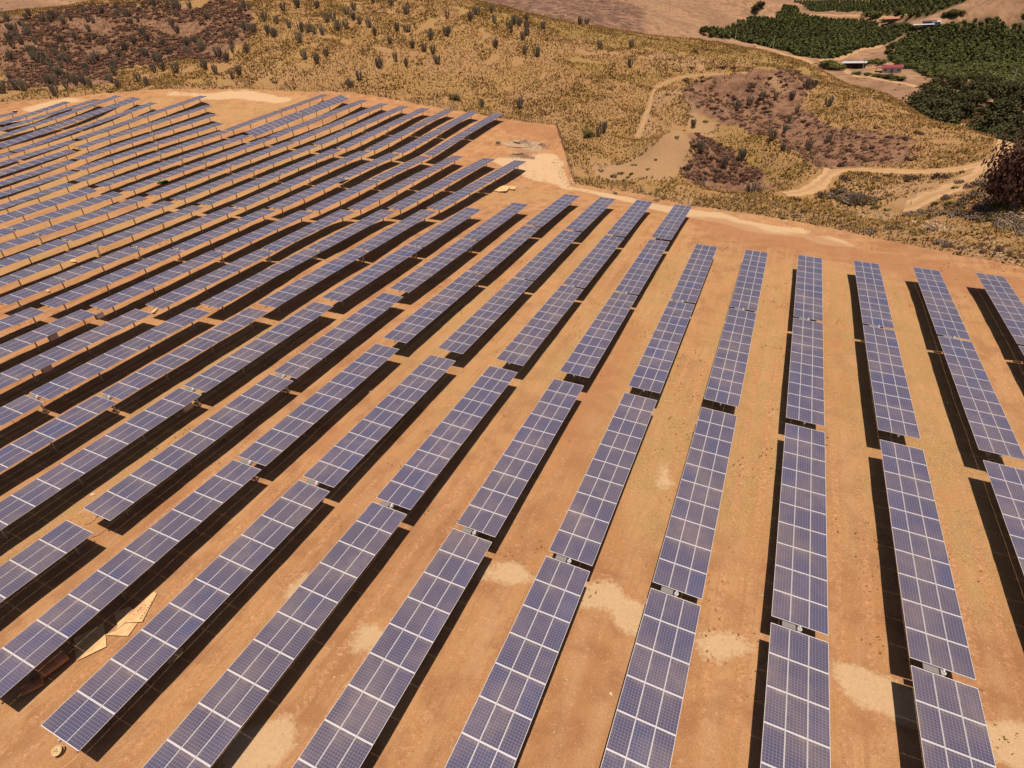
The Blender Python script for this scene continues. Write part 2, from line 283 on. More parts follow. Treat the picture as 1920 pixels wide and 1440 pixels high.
# extra density over the valley
def dens(G, lo, hi, d):
    k = G[(G < lo) | (G > hi)]; return np.sort(np.concatenate([k, np.arange(lo, hi, d)]))
GY = dens(GY, 332, 1400, 7.0); GX = dens(GX, 97, 420, 7.0)
nx, ny = len(GX), len(GY)
XX, YY = np.meshgrid(GX, GY)                # shape ny, nx
ccx = np.linspace(GX[0], GX[-1], 2)
ZZ = H0(XX, YY).reshape(ny, nx)
def vnoise(x, y, s, seed):
    """smooth value noise"""
    r = np.random.default_rng(seed); T = r.random((256, 256)); x = x / s; y = y / s
    xi = np.floor(x).astype(int); yi = np.floor(y).astype(int); fx = x - xi; fy = y - yi; fx = fx * fx * (3 - 2 * fx); fy = fy * fy * (3 - 2 * fy)
    g = lambda a, b: T[a % 256, b % 256]
    return (g(xi, yi) * (1 - fx) + g(xi + 1, yi) * fx) * (1 - fy) + (g(xi, yi + 1) * (1 - fx) + g(xi + 1, yi + 1) * fx) * fy - .5
def Hs(x, y):
    """bilinear terrain sample"""
    i = np.clip(np.searchsorted(GX, x) - 1, 0, nx - 2); j = np.clip(np.searchsorted(GY, y) - 1, 0, ny - 2)
    fx = (x - GX[i]) / (GX[i + 1] - GX[i]); fy = (y - GY[j]) / (GY[j + 1] - GY[j])
    return (ZZ[j, i] * (1 - fx) + ZZ[j, i + 1] * fx) * (1 - fy) + (ZZ[j + 1, i] * (1 - fx) + ZZ[j + 1, i + 1] * fx) * fy
def hit(px, py, r0=12):
    """first place where the line of sight meets the ground"""
    d = ray(px, py); t = r0; rs = r0 * 1.0035 ** np.arange(1700)
    g = rs * d[2] - Hs(rs * d[0], rs * d[1]); k = np.argmax(g < 0)
    if not (g < 0).any(): return None
    k = max(k, 1); a = g[k - 1] / (g[k - 1] - g[k]); r = rs[k - 1] + a * (rs[k] - rs[k - 1])
    return (d[0] * r, d[1] * r, r * d[2])
def hits(pts): return [h[:2] for h in (hit(*p) for p in pts) if h]
def inpoly(x, y, poly):
    x = np.asarray(x); y = np.asarray(y); c = np.zeros(x.shape, bool); q = poly[-1]
    for p in poly:
        cond = (p[1] > y) != (q[1] > y)
        with np.errstate(divide='ignore', invalid='ignore'):
            xi = (q[0] - p[0]) * (y - p[1]) / (q[1] - p[1] + 1e-12) + p[0]
        c ^= cond & (x < xi); q = p
    return c
bx, by = XX, YY
def bump_at(px, py, amp_, rad, sq=1.0):
    global ZZ
    h = hit(px, py, 60)
    if h is not None: ZZ = ZZ + amp_ * np.exp(-(((XX - h[0]) ** 2 + (YY - h[1]) ** 2) / rad ** 2))
BUMPS = [(1275, 292, 5.5, 9), (1250, 195, 3, 8), (1300, 200, 4, 8), (1350, 225, 5, 8), (1400, 255, 6, 8), (1450, 290, 5, 8), (1495, 318, 3.2, 7), (1525, 335, 1.5, 6),
         (1212, 185, -2, 7), (1200, 240, -2.6, 7), (1175, 285, -2.5, 6), (1140, 325, -2, 6), (1390, 320, -3, 11), (1340, 330, -2.5, 8), (1330, 170, -2.5, 8), (1400, 200, -4.5, 11), (1480, 240, -4.5, 11), (1560, 290, -2.5, 10),
         (1440, 158, 3, 8), (1400, 150, 2, 6), (1480, 160, 2, 6), (1690, 385, -2.0, 9), (1640, 380, -1.5, 8), (1560, 375, -1.6, 6)]
for b_ in BUMPS: bump_at(*b_)
fence_back = hits([(-60, 212), (0, 193), (60, 188), (130, 182), (200, 174), (300, 168), (420, 168), (520, 170), (620, 171), (700, 181), (760, 190), (850, 207), (940, 222), (1043, 235)])
fence_side = hits([(1043, 235), (1055, 272), (1066, 310), (1080, 346)])
fence_right = hits([(1080, 346), (1120, 352), (1200, 364), (1290, 384), (1380, 397), (1500, 416), (1600, 436), (1700, 458), (1800, 480), (1915, 500), (1990, 516)])
site_poly = fence_back + fence_side[1:] + fence_right[1:] + [(140, 60), (140, -300), (-420, -300), (-420, 60)]
Z = {}
def zone(name, *polys, blur=2, world=False, warp=(0, 1)):
    m = np.zeros((ny, nx)); wx = XX + vnoise(XX, YY, warp[1], 41) * 2 * warp[0] + vnoise(XX, YY, warp[1] / 3, 43) * warp[0]; wy = YY + vnoise(XX, YY, warp[1], 42) * 2 * warp[0] + vnoise(XX, YY, warp[1] / 3, 44) * warp[0]
    for p in polys:
        pw = p if world else hits(p)
        if len(pw) > 2: m = np.maximum(m, inpoly(wx, wy, pw).astype(float))
    for _ in range(blur):
        q = np.pad(m, 1, mode='edge'); m = (q[1:-1, 1:-1] * 2 + q[:-2, 1:-1] + q[2:, 1:-1] + q[1:-1, :-2] + q[1:-1, 2:]) / 6
    Z[name] = m
zone('site', site_poly, world=True, blur=5, warp=(.5, 4))
scrub_left = hits([(2, 35), (130, 22), (330, 3), (440, 3), (485, 30), (470, 60), (430, 110), (300, 118), (225, 135), (215, 160), (60, 172), (2, 184)])
scrub_right = hits([(1262, 172), (1300, 160), (1350, 140), (1420, 138), (1500, 138), (1525, 160), (1510, 205), (1600, 245), (1720, 260), (1690, 305), (1560, 314), (1535, 325), (1480, 285), (1400, 245), (1330, 205)])
scrub_low = hits([(1268, 262), (1320, 258), (1375, 285), (1430, 325), (1462, 352), (1300, 347), (1268, 322), (1300, 296)])
zone('scrub', scrub_left, world=True, blur=6, warp=(9, 16)); ZL_ = Z['scrub']
zone('scrub', scrub_right, scrub_low, world=True, blur=3, warp=(2.5, 8)); Z['scrub'] = np.maximum(Z['scrub'], ZL_)
zone('bare', [(1175, 305), (1240, 262), (1290, 232), (1300, 180), (1370, 225), (1330, 248), (1285, 290), (1268, 335), (1190, 335), (1110, 325)],
     [(1230, 100), (1330, 108), (1450, 128), (1330, 130), (1240, 130)], [(1390, 150), (1470, 142), (1510, 168), (1450, 165)], [(1540, 330), (1700, 325), (1850, 320), (1760, 350), (1700, 392), (1640, 380), (1560, 350)], [(1240, 170), (1275, 170), (1215, 270), (1190, 285), (1215, 220)], blur=5, warp=(4, 12))
zone('pale', [(890, 1050), (930, 1040), (985, 1052), (1060, 1078), (1120, 1092), (1150, 1112), (1195, 1128), (1230, 1150), (1225, 1195), (1180, 1172), (1120, 1152), (1060, 1118), (1000, 1092), (940, 1085), (900, 1078)],
     [(1545, 1205), (1565, 1232), (1600, 1240), (1640, 1262), (1690, 1285), (1760, 1330), (1840, 1350), (1920, 1368), (2000, 1400), (2000, 1475), (1900, 1425), (1800, 1395), (1700, 1352), (1640, 1318), (1545, 1302)],
     [(1300, 1180), (1345, 1190), (1400, 1205), (1425, 1235), (1380, 1232), (1330, 1222), (1305, 1205)],
     [(470, 1430), (500, 1385), (540, 1370), (560, 1400), (520, 1445)], [(545, 1110), (575, 1065), (610, 1035), (585, 1100), (560, 1150), (530, 1150)], [(685, 1160), (712, 1160), (705, 1235), (665, 1240)], [(390, 1440), (440, 1370), (540, 1350), (520, 1440)],
     [(1320, 1190), (1370, 1200), (1360, 1260), (1310, 1240)], [(1225, 860), (1262, 865), (1250, 920), (1225, 910)], blur=3, warp=(.8, 2.5))
zone('pale2', [(900, 300), (990, 290), (1040, 285), (1060, 330), (1070, 352), (1150, 368), (1290, 392), (1500, 430), (1480, 445), (1300, 410), (1130, 372), (1030, 345), (960, 318)],
     [(2, 205), (120, 186), (300, 174), (430, 174), (560, 178), (520, 190), (400, 188), (330, 182), (200, 184), (60, 212)], [(0, 478), (22, 470), (40, 482), (0, 492)], [(1480, 440), (1560, 450), (1620, 468), (1540, 462)], blur=6, warp=(2.2, 9))
zone('red', [(900, 222), (1040, 236), (1050, 268), (960, 250)], [(1300, 425), (1920, 560), (1920, 525), (1500, 440), (1300, 402)], [(650, 180), (830, 205), (930, 222), (800, 208), (640, 190)], [(1080, 690), (1200, 600), (1230, 560), (1150, 700), (1100, 900), (1040, 1000)], [(700, 760), (600, 850), (560, 850), (640, 760)], [(1550, 1310), (1690, 1360), (1700, 1420), (1560, 1400)], [(0, 196), (130, 190), (230, 176), (120, 186)], blur=7, warp=(2.5, 8))
zone('dry', [(1000, 700), (1300, 460), (1900, 560), (1920, 900), (1920, 1200), (1700, 1100), (1560, 1080), (1390, 1000), (1200, 1000), (1060, 850)], [(700, 640), (900, 560), (1080, 400), (1250, 460), (1000, 720), (850, 860)],
     [(0, 330), (0, 210), (400, 190), (620, 180), (780, 300), (400, 420), (0, 560)], [(0, 1050), (120, 900), (350, 700), (480, 600), (560, 620), (200, 960), (60, 1130)], [(880, 330), (1050, 370), (940, 380), (850, 350)], blur=8, warp=(3, 10))
zone('olive', [(860, 2), (1100, 50), (1330, 80), (1530, 130), (1500, 150), (1330, 110), (1100, 75), (880, 25)], [(1050, 110), (1250, 150), (1240, 170), (1040, 135)], [(1120, 330), (1220, 260), (1240, 265), (1130, 345)], [(1330, 240), (1350, 245), (1480, 310), (1530, 335), (1500, 345), (1400, 300)], [(1290, 185), (1330, 205), (1400, 245), (1470, 283), (1530, 325), (1510, 345), (1450, 322), (1380, 280), (1335, 250)], blur=5, warp=(6, 14))
r2 = np.hypot(XX, YY); az = np.degrees(np.arctan2(XX, YY))
ridge_r = np.interp(az, [-70, -51, -40, -27, -20, -13, -7.5, -3, 1, 5, 10, 16, 22], [360, 335, 300, 300, 295, 285, 282, 272, 260, 232, 205, 175, 150])
Z['far'] = np.clip((r2 - ridge_r) / 25, 0, 1)
Z['far'][(az > 30) | (az < -75) | (YY < -20)] = np.clip((r2 - 200) / 50, 0, 1)[(az > 30) | (az < -75) | (YY < -20)]
Z['brown'] = np.clip((r2 - 470) / 40, 0, 1) * np.clip((760 - r2) / 60, 0, 1) * np.clip((-12.6 - az) / .7, 0, 1) * np.clip((az + 45) / 10, 0, 1)
orch_px = [[(1327, 70), (1345, 58), (1400, 40), (1470, 12), (1490, 14), (1500, 26), (1640, 42), (1690, 48), (1698, 62), (1655, 84), (1600, 98), (1535, 113), (1500, 106), (1440, 90), (1380, 78)],
           [(1702, 66), (1760, 52), (1840, 38), (1920, 26), (1990, 15), (1990, 230), (1900, 170), (1840, 150), (1760, 152), (1720, 140), (1690, 125), (1662, 112), (1665, 90)],
           [(1485, 4), (1560, 2), (1700, 0), (1812, 0), (1740, 27), (1660, 26), (1560, 21), (1515, 16)]]
orch_polys = [hits(p) for p in orch_px]
zone('orch', *orch_polys, world=True, blur=1)
# relief: gentle on the graded site, tussocky on the hills, gullies on the right-hand spur
ns = vnoise(XX, YY, 9, 1) * .05 + vnoise(XX, YY, 2.2, 2) * .10 + vnoise(XX, YY, .9, 3) * .07
nh = vnoise(XX, YY, 60, 4) * 2.0 + vnoise(XX, YY, 17, 5) * 2.3 + vnoise(XX, YY, 5, 6) * .9 + vnoise(XX, YY, 1.5, 7) * .4
ROADS = [([(1470, 364), (1500, 361), (1535, 345), (1552, 328), (1580, 319), (1650, 320), (1720, 322), (1790, 318), (1850, 306), (1888, 296)], 3.8, .10),
 ([(1888, 296), (1900, 285), (1885, 272), (1860, 254), (1830, 242), (1790, 232)], 4.2, .10), ([(1695, 388), (1715, 384), (1745, 368), (1775, 358), (1800, 346), (1850, 322), (1880, 300)], 6.0, .10),
 ([(1228, 168), (1218, 195), (1208, 225), (1194, 258)], 1.1, .08), ([(1228, 165), (1262, 150), (1310, 141), (1370, 138), (1400, 139)], 1.6, .08)]
def catmull(p, k=8):
    p = [p[0]] + p + [p[-1]]; o = []
    for i in range(1, len(p) - 2):
        for t in range(k):
            t /= k; a, b, c, d = p[i - 1], p[i], p[i + 1], p[i + 2]
            o.append((a * (-t + 2 * t * t - t ** 3) + b * (2 - 5 * t * t + 3 * t ** 3) + c * (t + 4 * t * t - 3 * t ** 3) + d * (-t * t + t ** 3)) * .5)
    return o + [p[-2]]
RLINES = [(catmull([Vector(q) for q in hits(p_)], 6), w_) for p_, w_, _ in ROADS]
def road_dist(x, y):
    """distance beyond the road edge"""
    x = np.asarray(x, float); best = np.full(x.shape, 1e6)
    for c, w_ in RLINES:
        A2 = np.array([tuple(q) for q in c]); lo, hi = A2.min(0) - 14, A2.max(0) + 14
        k = (x > lo[0]) & (x < hi[0]) & (y > lo[1]) & (y < hi[1]); xs, ys = x[k], y[k]; bb = np.full(xs.shape, 1e6)
        for a, b in zip(A2[:-1], A2[1:]):
            d = b - a; t = np.clip(((xs - a[0]) * d[0] + (ys - a[1]) * d[1]) / (d @ d + 1e-9), 0, 1); bb = np.minimum(bb, np.hypot(xs - a[0] - t * d[0], ys - a[1] - t * d[1]) - w_ / 2)
        best[k] = np.minimum(best[k], bb)
    return best
RD = road_dist(XX, YY)
amp = np.clip(np.minimum(1, 1 - Z['site']), 0, 1) * np.clip(RD / 4, 0, 1); edge = np.clip(np.abs(r2) / 400, .3, 1)
nf = vnoise(XX, YY, 140, 8) * 10 + vnoise(XX, YY, 45, 9) * 4
ZZ = ZZ + np.where(Z['site'] > .5, ns, nh * amp * edge) + nf * Z['far'] * np.clip((r2 - 600) / 500, 0, 1) * (1 - Z['orch'])
idx = (np.arange(ny - 1)[:, None] * nx + np.arange(nx - 1)).ravel()
F = np.stack([idx, idx + 1, idx + nx + 1, idx + nx], 1)
me = mesh_np('ground', np.stack([XX.ravel(), YY.ravel(), ZZ.ravel() + ZO], 1), F, [M_ground], smooth=True)
for k, v in Z.items():
    a = me.attributes.new(k, 'FLOAT', 'POINT'); a.data.foreach_set('value', v.ravel().astype(np.float32))
tag(link('ground', me), kind='structure')
def G(x, y): return float(Hs(np.array([x]), np.array([y]))[0]) + ZO
def onground(px, py):
    h = hit(px, py); return None if h is None else Vector((h[0], h[1], h[2] + ZO))

# dirt roads: narrow ribbons laid on the ground
M_road = mat('dirt_road', (.5, .34, .19), .95, spec=.1)
_r = noise(M_road, 1.2, 4, pos(M_road)); _c = ramp(M_road, _r, [(.3, (.38, .22, .105)), (.5, (.44, .265, .135)), (.7, (.50, .31, .165))])
_a = mth(M_road, 'ADD', attr(M_road, 'across'), mth(M_road, 'MULTIPLY_ADD', noise(M_road, 2.5, 3, pos(M_road)), .5)); M_road.node_tree.nodes[-2].inputs[2].default_value = -.25
setcol(M_road, mix(M_road, ramp(M_road, _a, [(.15, .55), (.35, 0.0), (.62, 0.0), (.95, .85)]), _c, (.30, .18, .075)))
M_path = speck('footpath_dirt', (.28, .16, .075), (.33, .195, .092), (.38, .23, .115), 1.0)
def road(pts, width, name='dirt_road', lift=.12):
    w_ = [Vector(p) for p in hits(pts)]; c = catmull(w_, 10); vs = []; fs = []
    for i, p in enumerate(c):
        t = (c[min(i + 1, len(c) - 1)] - c[max(i - 1, 0)]).normalized(); nrm = Vector((-t.y, t.x)); wd = width * (1 + .25 * math.sin(i * .7) * math.cos(i * .31))
        for k in (-.5, -.25, 0, .25, .5):
            q = p + nrm * (k * wd); zz = max(G(q.x, q.y), G(p.x, p.y) - .3)
            vs.append((q.x, q.y, G(q.x, q.y) + (lift if abs(k) < .4 else -.10)))
        if i:
            for k in range(4): o = (i - 1) * 5 + k; fs.append([o, o + 5, o + 6, o + 1])
    me_ = mesh_np(name, np.array(vs), fs, [M_road if name == 'dirt_road' else M_path], smooth=True)
    at_ = me_.attributes.new('across', 'FLOAT', 'POINT'); at_.data.foreach_set('value', np.tile(np.array([1, .5, 0, .5, 1], dtype=np.float32), len(vs) // 5))
    return tag(link(name, me_), kind='structure')
for p_, w_, l_ in ROADS: road(p_, w_, 'dirt_road' if w_ > 2 else 'footpath', lift=l_)
road([(1415, 88), (1450, 95), (1500, 109), (1530, 120)], 8.0, lift=.5)
road([(1575, 124), (1600, 140), (1640, 146), (1700, 158), (1722, 164)], 6.0, lift=.5)
road([(1540, 117), (1590, 103), (1650, 86)], 7.0, lift=.6)
road([(1462, 9), (1490, 16), (1497, 25)], 11.0, lift=.8)
road([(1500, 28), (1560, 29), (1640, 32), (1700, 30)], 9.0, lift=.8)

# ------------------------------------------------------------------ solar field
X0, DX, TL, GAP = 5.835, 6.8523, 19.65, .45
ROWS = {3: [(85.3, 2), (43.9, 2)], 2: [(85.0, 2), (43.9, 2)], 1: [(84.9, 2), (43.75, 2)], 0: [(84.4, 2), (43.75, 2)],
 -1: [(84.7, 2), (43.45, 2)], -2: [(84.45, 2), (43.35, 2)], -3: [(105.0, 1), (84.4, 2), (43.1, 2)], -4: [(104.5, 1), (84.2, 2), (43.1, 2)],
 -5: [(104.4, 1), (84.1, 2), (42.9, 2)], -6: [(104.1, 1), (83.9, 2), (42.8, 2)], -7: [(95.2, 2), (54.1, 2), (13.1, 1)], -8: [(90.0, 2), (48.9, 2)],
 -9: [(127.1, 2), (85.8, 2), (44.9, 2)], -10: [(124.7, 2), (83.1, 2), (42.2, 2)], -11: [(121.9, 2), (80.5, 2), (39.4, 2)],
 -12: [(159.9, 2), (118.7, 2), (77.7, 2), (36.8, 1)], -13: [(157.4, 2), (116.5, 2), (75.7, 2), (34.8, 1)], -14: [(155.8, 2), (114.4, 2), (73.9, 2)],
 -15: [(153.9, 2), (112.9, 2), (72.0, 2)], -16: [(153.4, 2), (112.7, 2), (71.6, 2)], -17: [(153.4, 2), (112.9, 2), (71.5, 2)],
 -18: [(153.0, 2), (112.5, 2), (71.4, 2)], -19: [(153.0, 2), (112.2, 2), (71.0, 2)], -20: [(152.5, 2), (112.3, 2), (71.1, 1)],
 -21: [(117.3, 2), (76.5, 2)], -22: [(121.9, 2), (80.9, 2)], -23: [(127.1, 2), (85.8, 2)], -24: [(131.9, 2), (91.0, 2)], -25: [(120.6, 2), (80.2, 1)],
 -26: [(121.0, 2)], -27: [(120.4, 2)], -28: [(118.3, 2)], -29: [(113.7, 1)], -30: [(102.4, 1)]}
TILT = {(-19, 0): -21, (-26, 0): -10, (-20, 0): -2, (-20, 1): -3.2, (-21, 0): -4, (-21, 1): -2.8, (-22, 0): -3.6, (-22, 1): -4.2, (-23, 0): -3.4, (-23, 1): -6, (-24, 0): -3, (-24, 1): -3.4, (-25, 0): -3.3, (-25, 1): -3,
        (-27, 0): -2.8, (-28, 0): -2.8, (-29, 0): -5, (-16, 1): -2, (-17, 1): -3, (-18, 2): -6, (-19, 2): -10, (-20, 2): -2, (-11, 0): -1, (-7, 0): -3.2}
# one framed module: glass with a white margin, aluminium frame, two materials
ML, MW = 1.956, .996
def module_mesh():
    b = MB(); hx, hy, t, h = MW / 2, ML / 2, .012, .038
    gx, gy = hx - t, hy - t
    z = .0
    # frame: top lip, outer walls
    o = [(-hx, -hy), (hx, -hy), (hx, hy), (-hx, hy)]; i_ = [(-gx, -gy), (gx, -gy), (gx, gy), (-gx, gy)]
    pts = [(x, y, z) for x, y in o] + [(x, y, z) for x, y in i_] + [(x, y, z - h) for x, y in o]
    fs = [(k, (k + 1) % 4, 4 + (k + 1) % 4, 4 + k) for k in range(4)] + [(8 + k, 8 + (k + 1) % 4, (k + 1) % 4, k) for k in range(4)]
    b.poly(pts, fs, 0)
    zz = z - .004
    cx_, cy_ = gx - .007, gy - .022
    c = [(-cx_, -cy_), (cx_, -cy_), (cx_, cy_), (-cx_, cy_)]
    pts = [(x, y, zz) for x, y in i_] + [(x, y, zz) for x, y in c]
    b.poly(pts, [(k, (k + 1) % 4, 4 + (k + 1) % 4, 4 + k) for k in range(4)], 2)      # white backsheet margin
    b.poly([(x, y, zz) for x, y in c], [(0, 1, 2, 3)], 1)                              # cells
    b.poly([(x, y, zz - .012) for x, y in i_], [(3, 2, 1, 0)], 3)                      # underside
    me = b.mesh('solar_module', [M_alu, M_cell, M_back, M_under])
    uv = me.uv_layers.new(name='UVMap')
    for p in me.polygons:
        for li in p.loop_indices:
            v = me.vertices[me.loops[li].vertex_index].co
            uv.data[li].uv = ((v.x + cx_) / (2 * cx_), (v.y + cy_) / (2 * cy_))
    return me
ME_MOD = module_mesh()
def tube_mesh(length):
    b = MB(); b.box((0, 0, 0), (.13, length, .13))
    return b.mesh('torque_tube', [M_tube])
def rails_mesh():
    b = MB()
    for k in range(10):
        for e in (-.52, .52): b.box((0, -TL / 2 + (k + .5) * TL / 10 + e, 0), (2.7, .05, .06))
    return b.mesh('mounting_rails', [M_steel])
ME_RAIL = rails_mesh()
def post_mesh():
    b = MB()   # H section driven pile
    for s in (-1, 1): b.box((s * .07, 0, -1.15), (.012, .11, 2.3))
    b.box((0, 0, -1.15), (.128, .010, 2.3)); b.box((0, 0, .01), (.24, .16, .09))
    return b.mesh('post', [M_steel])
ME_POST = post_mesh()
def motor_mesh():
    b = MB(); b.box((0, 0, .02), (.20, .22, .18)); b.tube([(-.12, 0, .07), (.12, 0, .07)], .07, 10); b.tube([(.0, -.05, .16), (.0, .16, .20)], .06, 8)
    return b.mesh('drive_motor', [mat('motor_casting', (.55, .53, .52), .45, .3)])
ME_MOTOR = motor_mesh()
def ctl_mesh():
    b = MB(); b.box((0, 0, 0), (.72, .36, .03)); b.box((0, 0, -.10), (.30, .22, .15), mi=1)
    return b.mesh('controller_panel', [mat('controller_cover', (.20, .175, .165), .4), M_dark])
ME_CTL = ctl_mesh()
TUBES = {}
def ordw(n):
    return {1: 'first', 2: 'second', 3: 'third', 4: 'fourth', 5: 'fifth'}.get(n) or (str(n) + ('th' if 10 < n % 100 < 14 else {1: 'st', 2: 'nd', 3: 'rd'}.get(n % 10, 'th')))
RAXIS = {}
def smoothH(x, y): return float(H0([x], [y])[0]) + ZO + PANEL_H
for row, lst in ROWS.items():
    X = X0 + row * DX
    for ti, (ys, nt_) in enumerate(lst):
        Lt = nt_ * TL + (nt_ - 1) * GAP; yf, yn = ys, ys - Lt
        pf, pn = Vector((X, yf, smoothH(X, yf))), Vector((X, yn, smoothH(X, yn)))
        al = math.radians(TILT.get((row, ti), -3.4 + .5 * math.sin(row * 2.1 + ti)))
        u = (pf - pn).normalized(); cen = (pf + pn) / 2
        ex = Vector((math.cos(al), 0, math.sin(al))); ez = ex.cross(u).normalized(); ex = u.cross(ez).normalized()
        Rm = Matrix((ex, u, ez)).transposed()
        eul = Rm.to_euler()
        base = Vector((X, cen.y, G(X, cen.y)))
        root = link('solar_tracker', None, loc=base)
        r_no = 4 - row; k_no = ti + 1
        size = 'long' if nt_ == 2 else 'short'
        lean = ' steeply tilted' if (row, ti) == (-19, 0) else (' visibly tilted' if (row, ti) == (-26, 0) else '')
        tag(root, f'{size} solar array{lean}, {ordw(k_no)} from far end of {ordw(r_no)} row from right', 'solar array', 'rows of solar panel arrays on the graded dirt')
        far_ = cen.length > 0 and math.hypot(cen.x, cen.y) > 215
        toff = .16                                                   # modules sit above the tube
        def put(name, me_, lx, ly, lz):
            p = cen + ex * lx + u * ly + ez * lz - base
            o = link(name, me_, root, p); o.rotation_euler = eul; return o
        for t in range(nt_):
            yc = Lt / 2 - TL / 2 - t * (TL + GAP)
            put('mounting_rails', ME_RAIL, 0, yc, -.07)
            for k in range(10):
                for a in (-1, 0, 1):
                    put('solar_module', ME_MOD, a * 1.0075, yc + TL / 2 - (k + .5) * TL / 10, 0)
        if round(Lt, 2) not in TUBES: TUBES[round(Lt, 2)] = tube_mesh(Lt + .2)
        put('torque_tube', TUBES[round(Lt, 2)], 0, 0, -.165)
        np_ = 7 if nt_ == 2 else 4; step = 6.03 if nt_ == 2 else 5.9
        for k in range(np_):
            ly = (k - (np_ - 1) / 2) * step
            p = cen + u * ly - ez * .22
            o = link('post', ME_POST, root, p - base)
        if nt_ == 2:
            put('drive_motor', ME_MOTOR, .02, 0, -.10); put('controller_panel', ME_CTL, -.55, 0, -.03)
# inverter boxes hung on posts
M_invl = mat('inverter_label', (.35, .30, .28), .5)
def inv_mesh():
    b = MB(); b.box((0, 0, 0), (.34, 1.0, .62)); b.box((.182, 0, .05), (.02, .9, .48), mi=1)
    for k in range(4): b.box((.10, -.36 + .24 * k, -.34), (.05, .05, .08))
    b.box((0, 0, .34), (.40, 1.06, .04)); b.box((-.22, 0, 0), (.10, .5, .06))
    return b.mesh('inverter_box', [M_box, M_invl])
ME_INV = inv_mesh()
for row, y, lab in [(-8, 27.3, 'dark string inverter box hung beneath the array corner, nearest the camera'), (-11, 26.6, 'dark inverter box on a post beside a mid left array'), (-12, 31.5, 'dark inverter box on a post near the left photo edge'), (-12, 37.3, 'dark inverter box at the near end post of the left edge array')]:
    X = X0 + row * DX
    o = link('inverter_box', ME_INV, loc=(X + .95, y, G(X, y) + 1.35)); tag(o, lab, 'inverter box', 'inverter boxes under the panels')
    b = MB()

# ------------------------------------------------------------------ vegetation
def leaf_cloud(n, R_, sz, seed, lumps=9, flat=.8, base=0.0, up=.3, hollow=.55):
    """n small leaf-clump faces spread through a lumpy crown; returns verts, faces"""
    r = np.random.default_rng(seed)
    lc = r.normal(size=(lumps, 3)); lc /= np.linalg.norm(lc, axis=1)[:, None]; lc *= r.uniform(.25, .75, (lumps, 1)); lc[:, 2] = np.abs(lc[:, 2]) * .9 + base
    lr = r.uniform(.28, .5, lumps)
    k = r.integers(0, lumps, n); d = r.normal(size=(n, 3)); d /= np.linalg.norm(d, axis=1)[:, None]
    p = lc[k] + d * (lr[k] * r.uniform(hollow, 1.0, n) )[:, None]
    p[:, 2] = np.maximum(p[:, 2], 0.02) * flat
    nrm = d + r.normal(size=(n, 3)) * .45; nrm[:, 2] += up; nrm /= np.linalg.norm(nrm, axis=1)[:, None]
    a = np.cross(nrm, r.normal(size=(n, 3))); a /= np.linalg.norm(a, axis=1)[:, None]; b = np.cross(nrm, a)
    s = sz * r.uniform(.6, 1.3, n)[:, None]; p = p * R_
    V = np.stack([p - a * s - b * s * .5, p + a * s * .2 - b * s, p + a * s + b * s * .4, p - a * s * .3 + b * s], 1).reshape(-1, 3)
    F = np.arange(4 * n).reshape(n, 4)
    return V, F
def merge(parts):
    vs, fs, o = [], [], 0
    for v, f in parts: vs.append(v); fs.append(f + o); o += len(v)
    return np.concatenate(vs), np.concatenate(fs)
def place(V, x, y, z, s, rz, sz=None):
    c, s_ = math.cos(rz), math.sin(rz); sz = s if sz is None else sz
    return np.stack([x + s * (V[:, 0] * c - V[:, 1] * s_), y + s * (V[:, 0] * s_ + V[:, 1] * c), z + sz * V[:, 2]], 1)
M_shB = speck('brown_twigs', (.10, .048, .032), (.165, .082, .052), (.25, .14, .085), .9)
M_shD = speck('dark_twigs', (.045, .022, .017), (.08, .040, .028), (.12, .065, .042), 1.4)
M_shO = speck('olive_leaves', (.10, .07, .025), (.17, .12, .045), (.24, .165, .065), 1.4)
M_shG = speck('grey_twigs', (.15, .10, .068), (.21, .145, .10), (.28, .195, .135), 1.4)
M_green = speck('green_leaves', (.055, .055, .014), (.10, .10, .026), (.16, .145, .04), .5)
M_orch = speck('orchard_leaves', (.056, .063, .016), (.096, .101, .026), (.142, .142, .040), .12)
M_dkgr = speck('dark_evergreen_leaves', (.030, .028, .010), (.055, .050, .016), (.09, .08, .028), .25)
M_burg = speck('burgundy_leaves', (.04, .018, .013), (.085, .038, .026), (.14, .07, .042), .7)
M_bark = speck('bark', (.10, .07, .05), (.15, .11, .08), (.2, .15, .11), 3)
M_cact = speck('cactus_skin', (.12, .092, .062), (.17, .132, .09), (.23, .178, .125), 2.0)
M_straw = speck('dry_grass_blades', (.27, .15, .05), (.40, .235, .08), (.50, .315, .115), .8)
M_strawd = speck('olive_grass_blades', (.18, .108, .036), (.27, .168, .05), (.35, .225, .075), .8)

# cactus: a short trunk and a candelabra of upright ribbed columns
def cactus_mesh(seed):
    r = random.Random(seed); b = MB(); n = r.randint(14, 22)
    b.tube([(0, 0, -.3), (0, 0, .35)], [.20, .24], 7)
    for k in range(n):
        a = 2 * math.pi * k / n + r.uniform(-.3, .3); rr = r.uniform(.25, 1.05) if k else 0; h = r.uniform(2.1, 3.2) * (1 - .12 * rr)
        x, y = math.cos(a) * rr, math.sin(a) * rr; w_ = r.uniform(.10, .15)
        b.tube([(x * .1, y * .1, .15), (x * .75, y * .75, .45 + .2 * rr), (x, y, .95 + .2 * rr), (x * 1.12, y * 1.12, h * .75), (x * 1.15, y * 1.15, h - .08), (x * 1.15, y * 1.15, h)], [w_ * .8, w_ * .9, w_, w_ * 1.05, w_ * .9, w_ * .3], 6)
    return b.mesh('cactus', [M_cact])
CACT = [cactus_mesh(s) for s in range(6)]
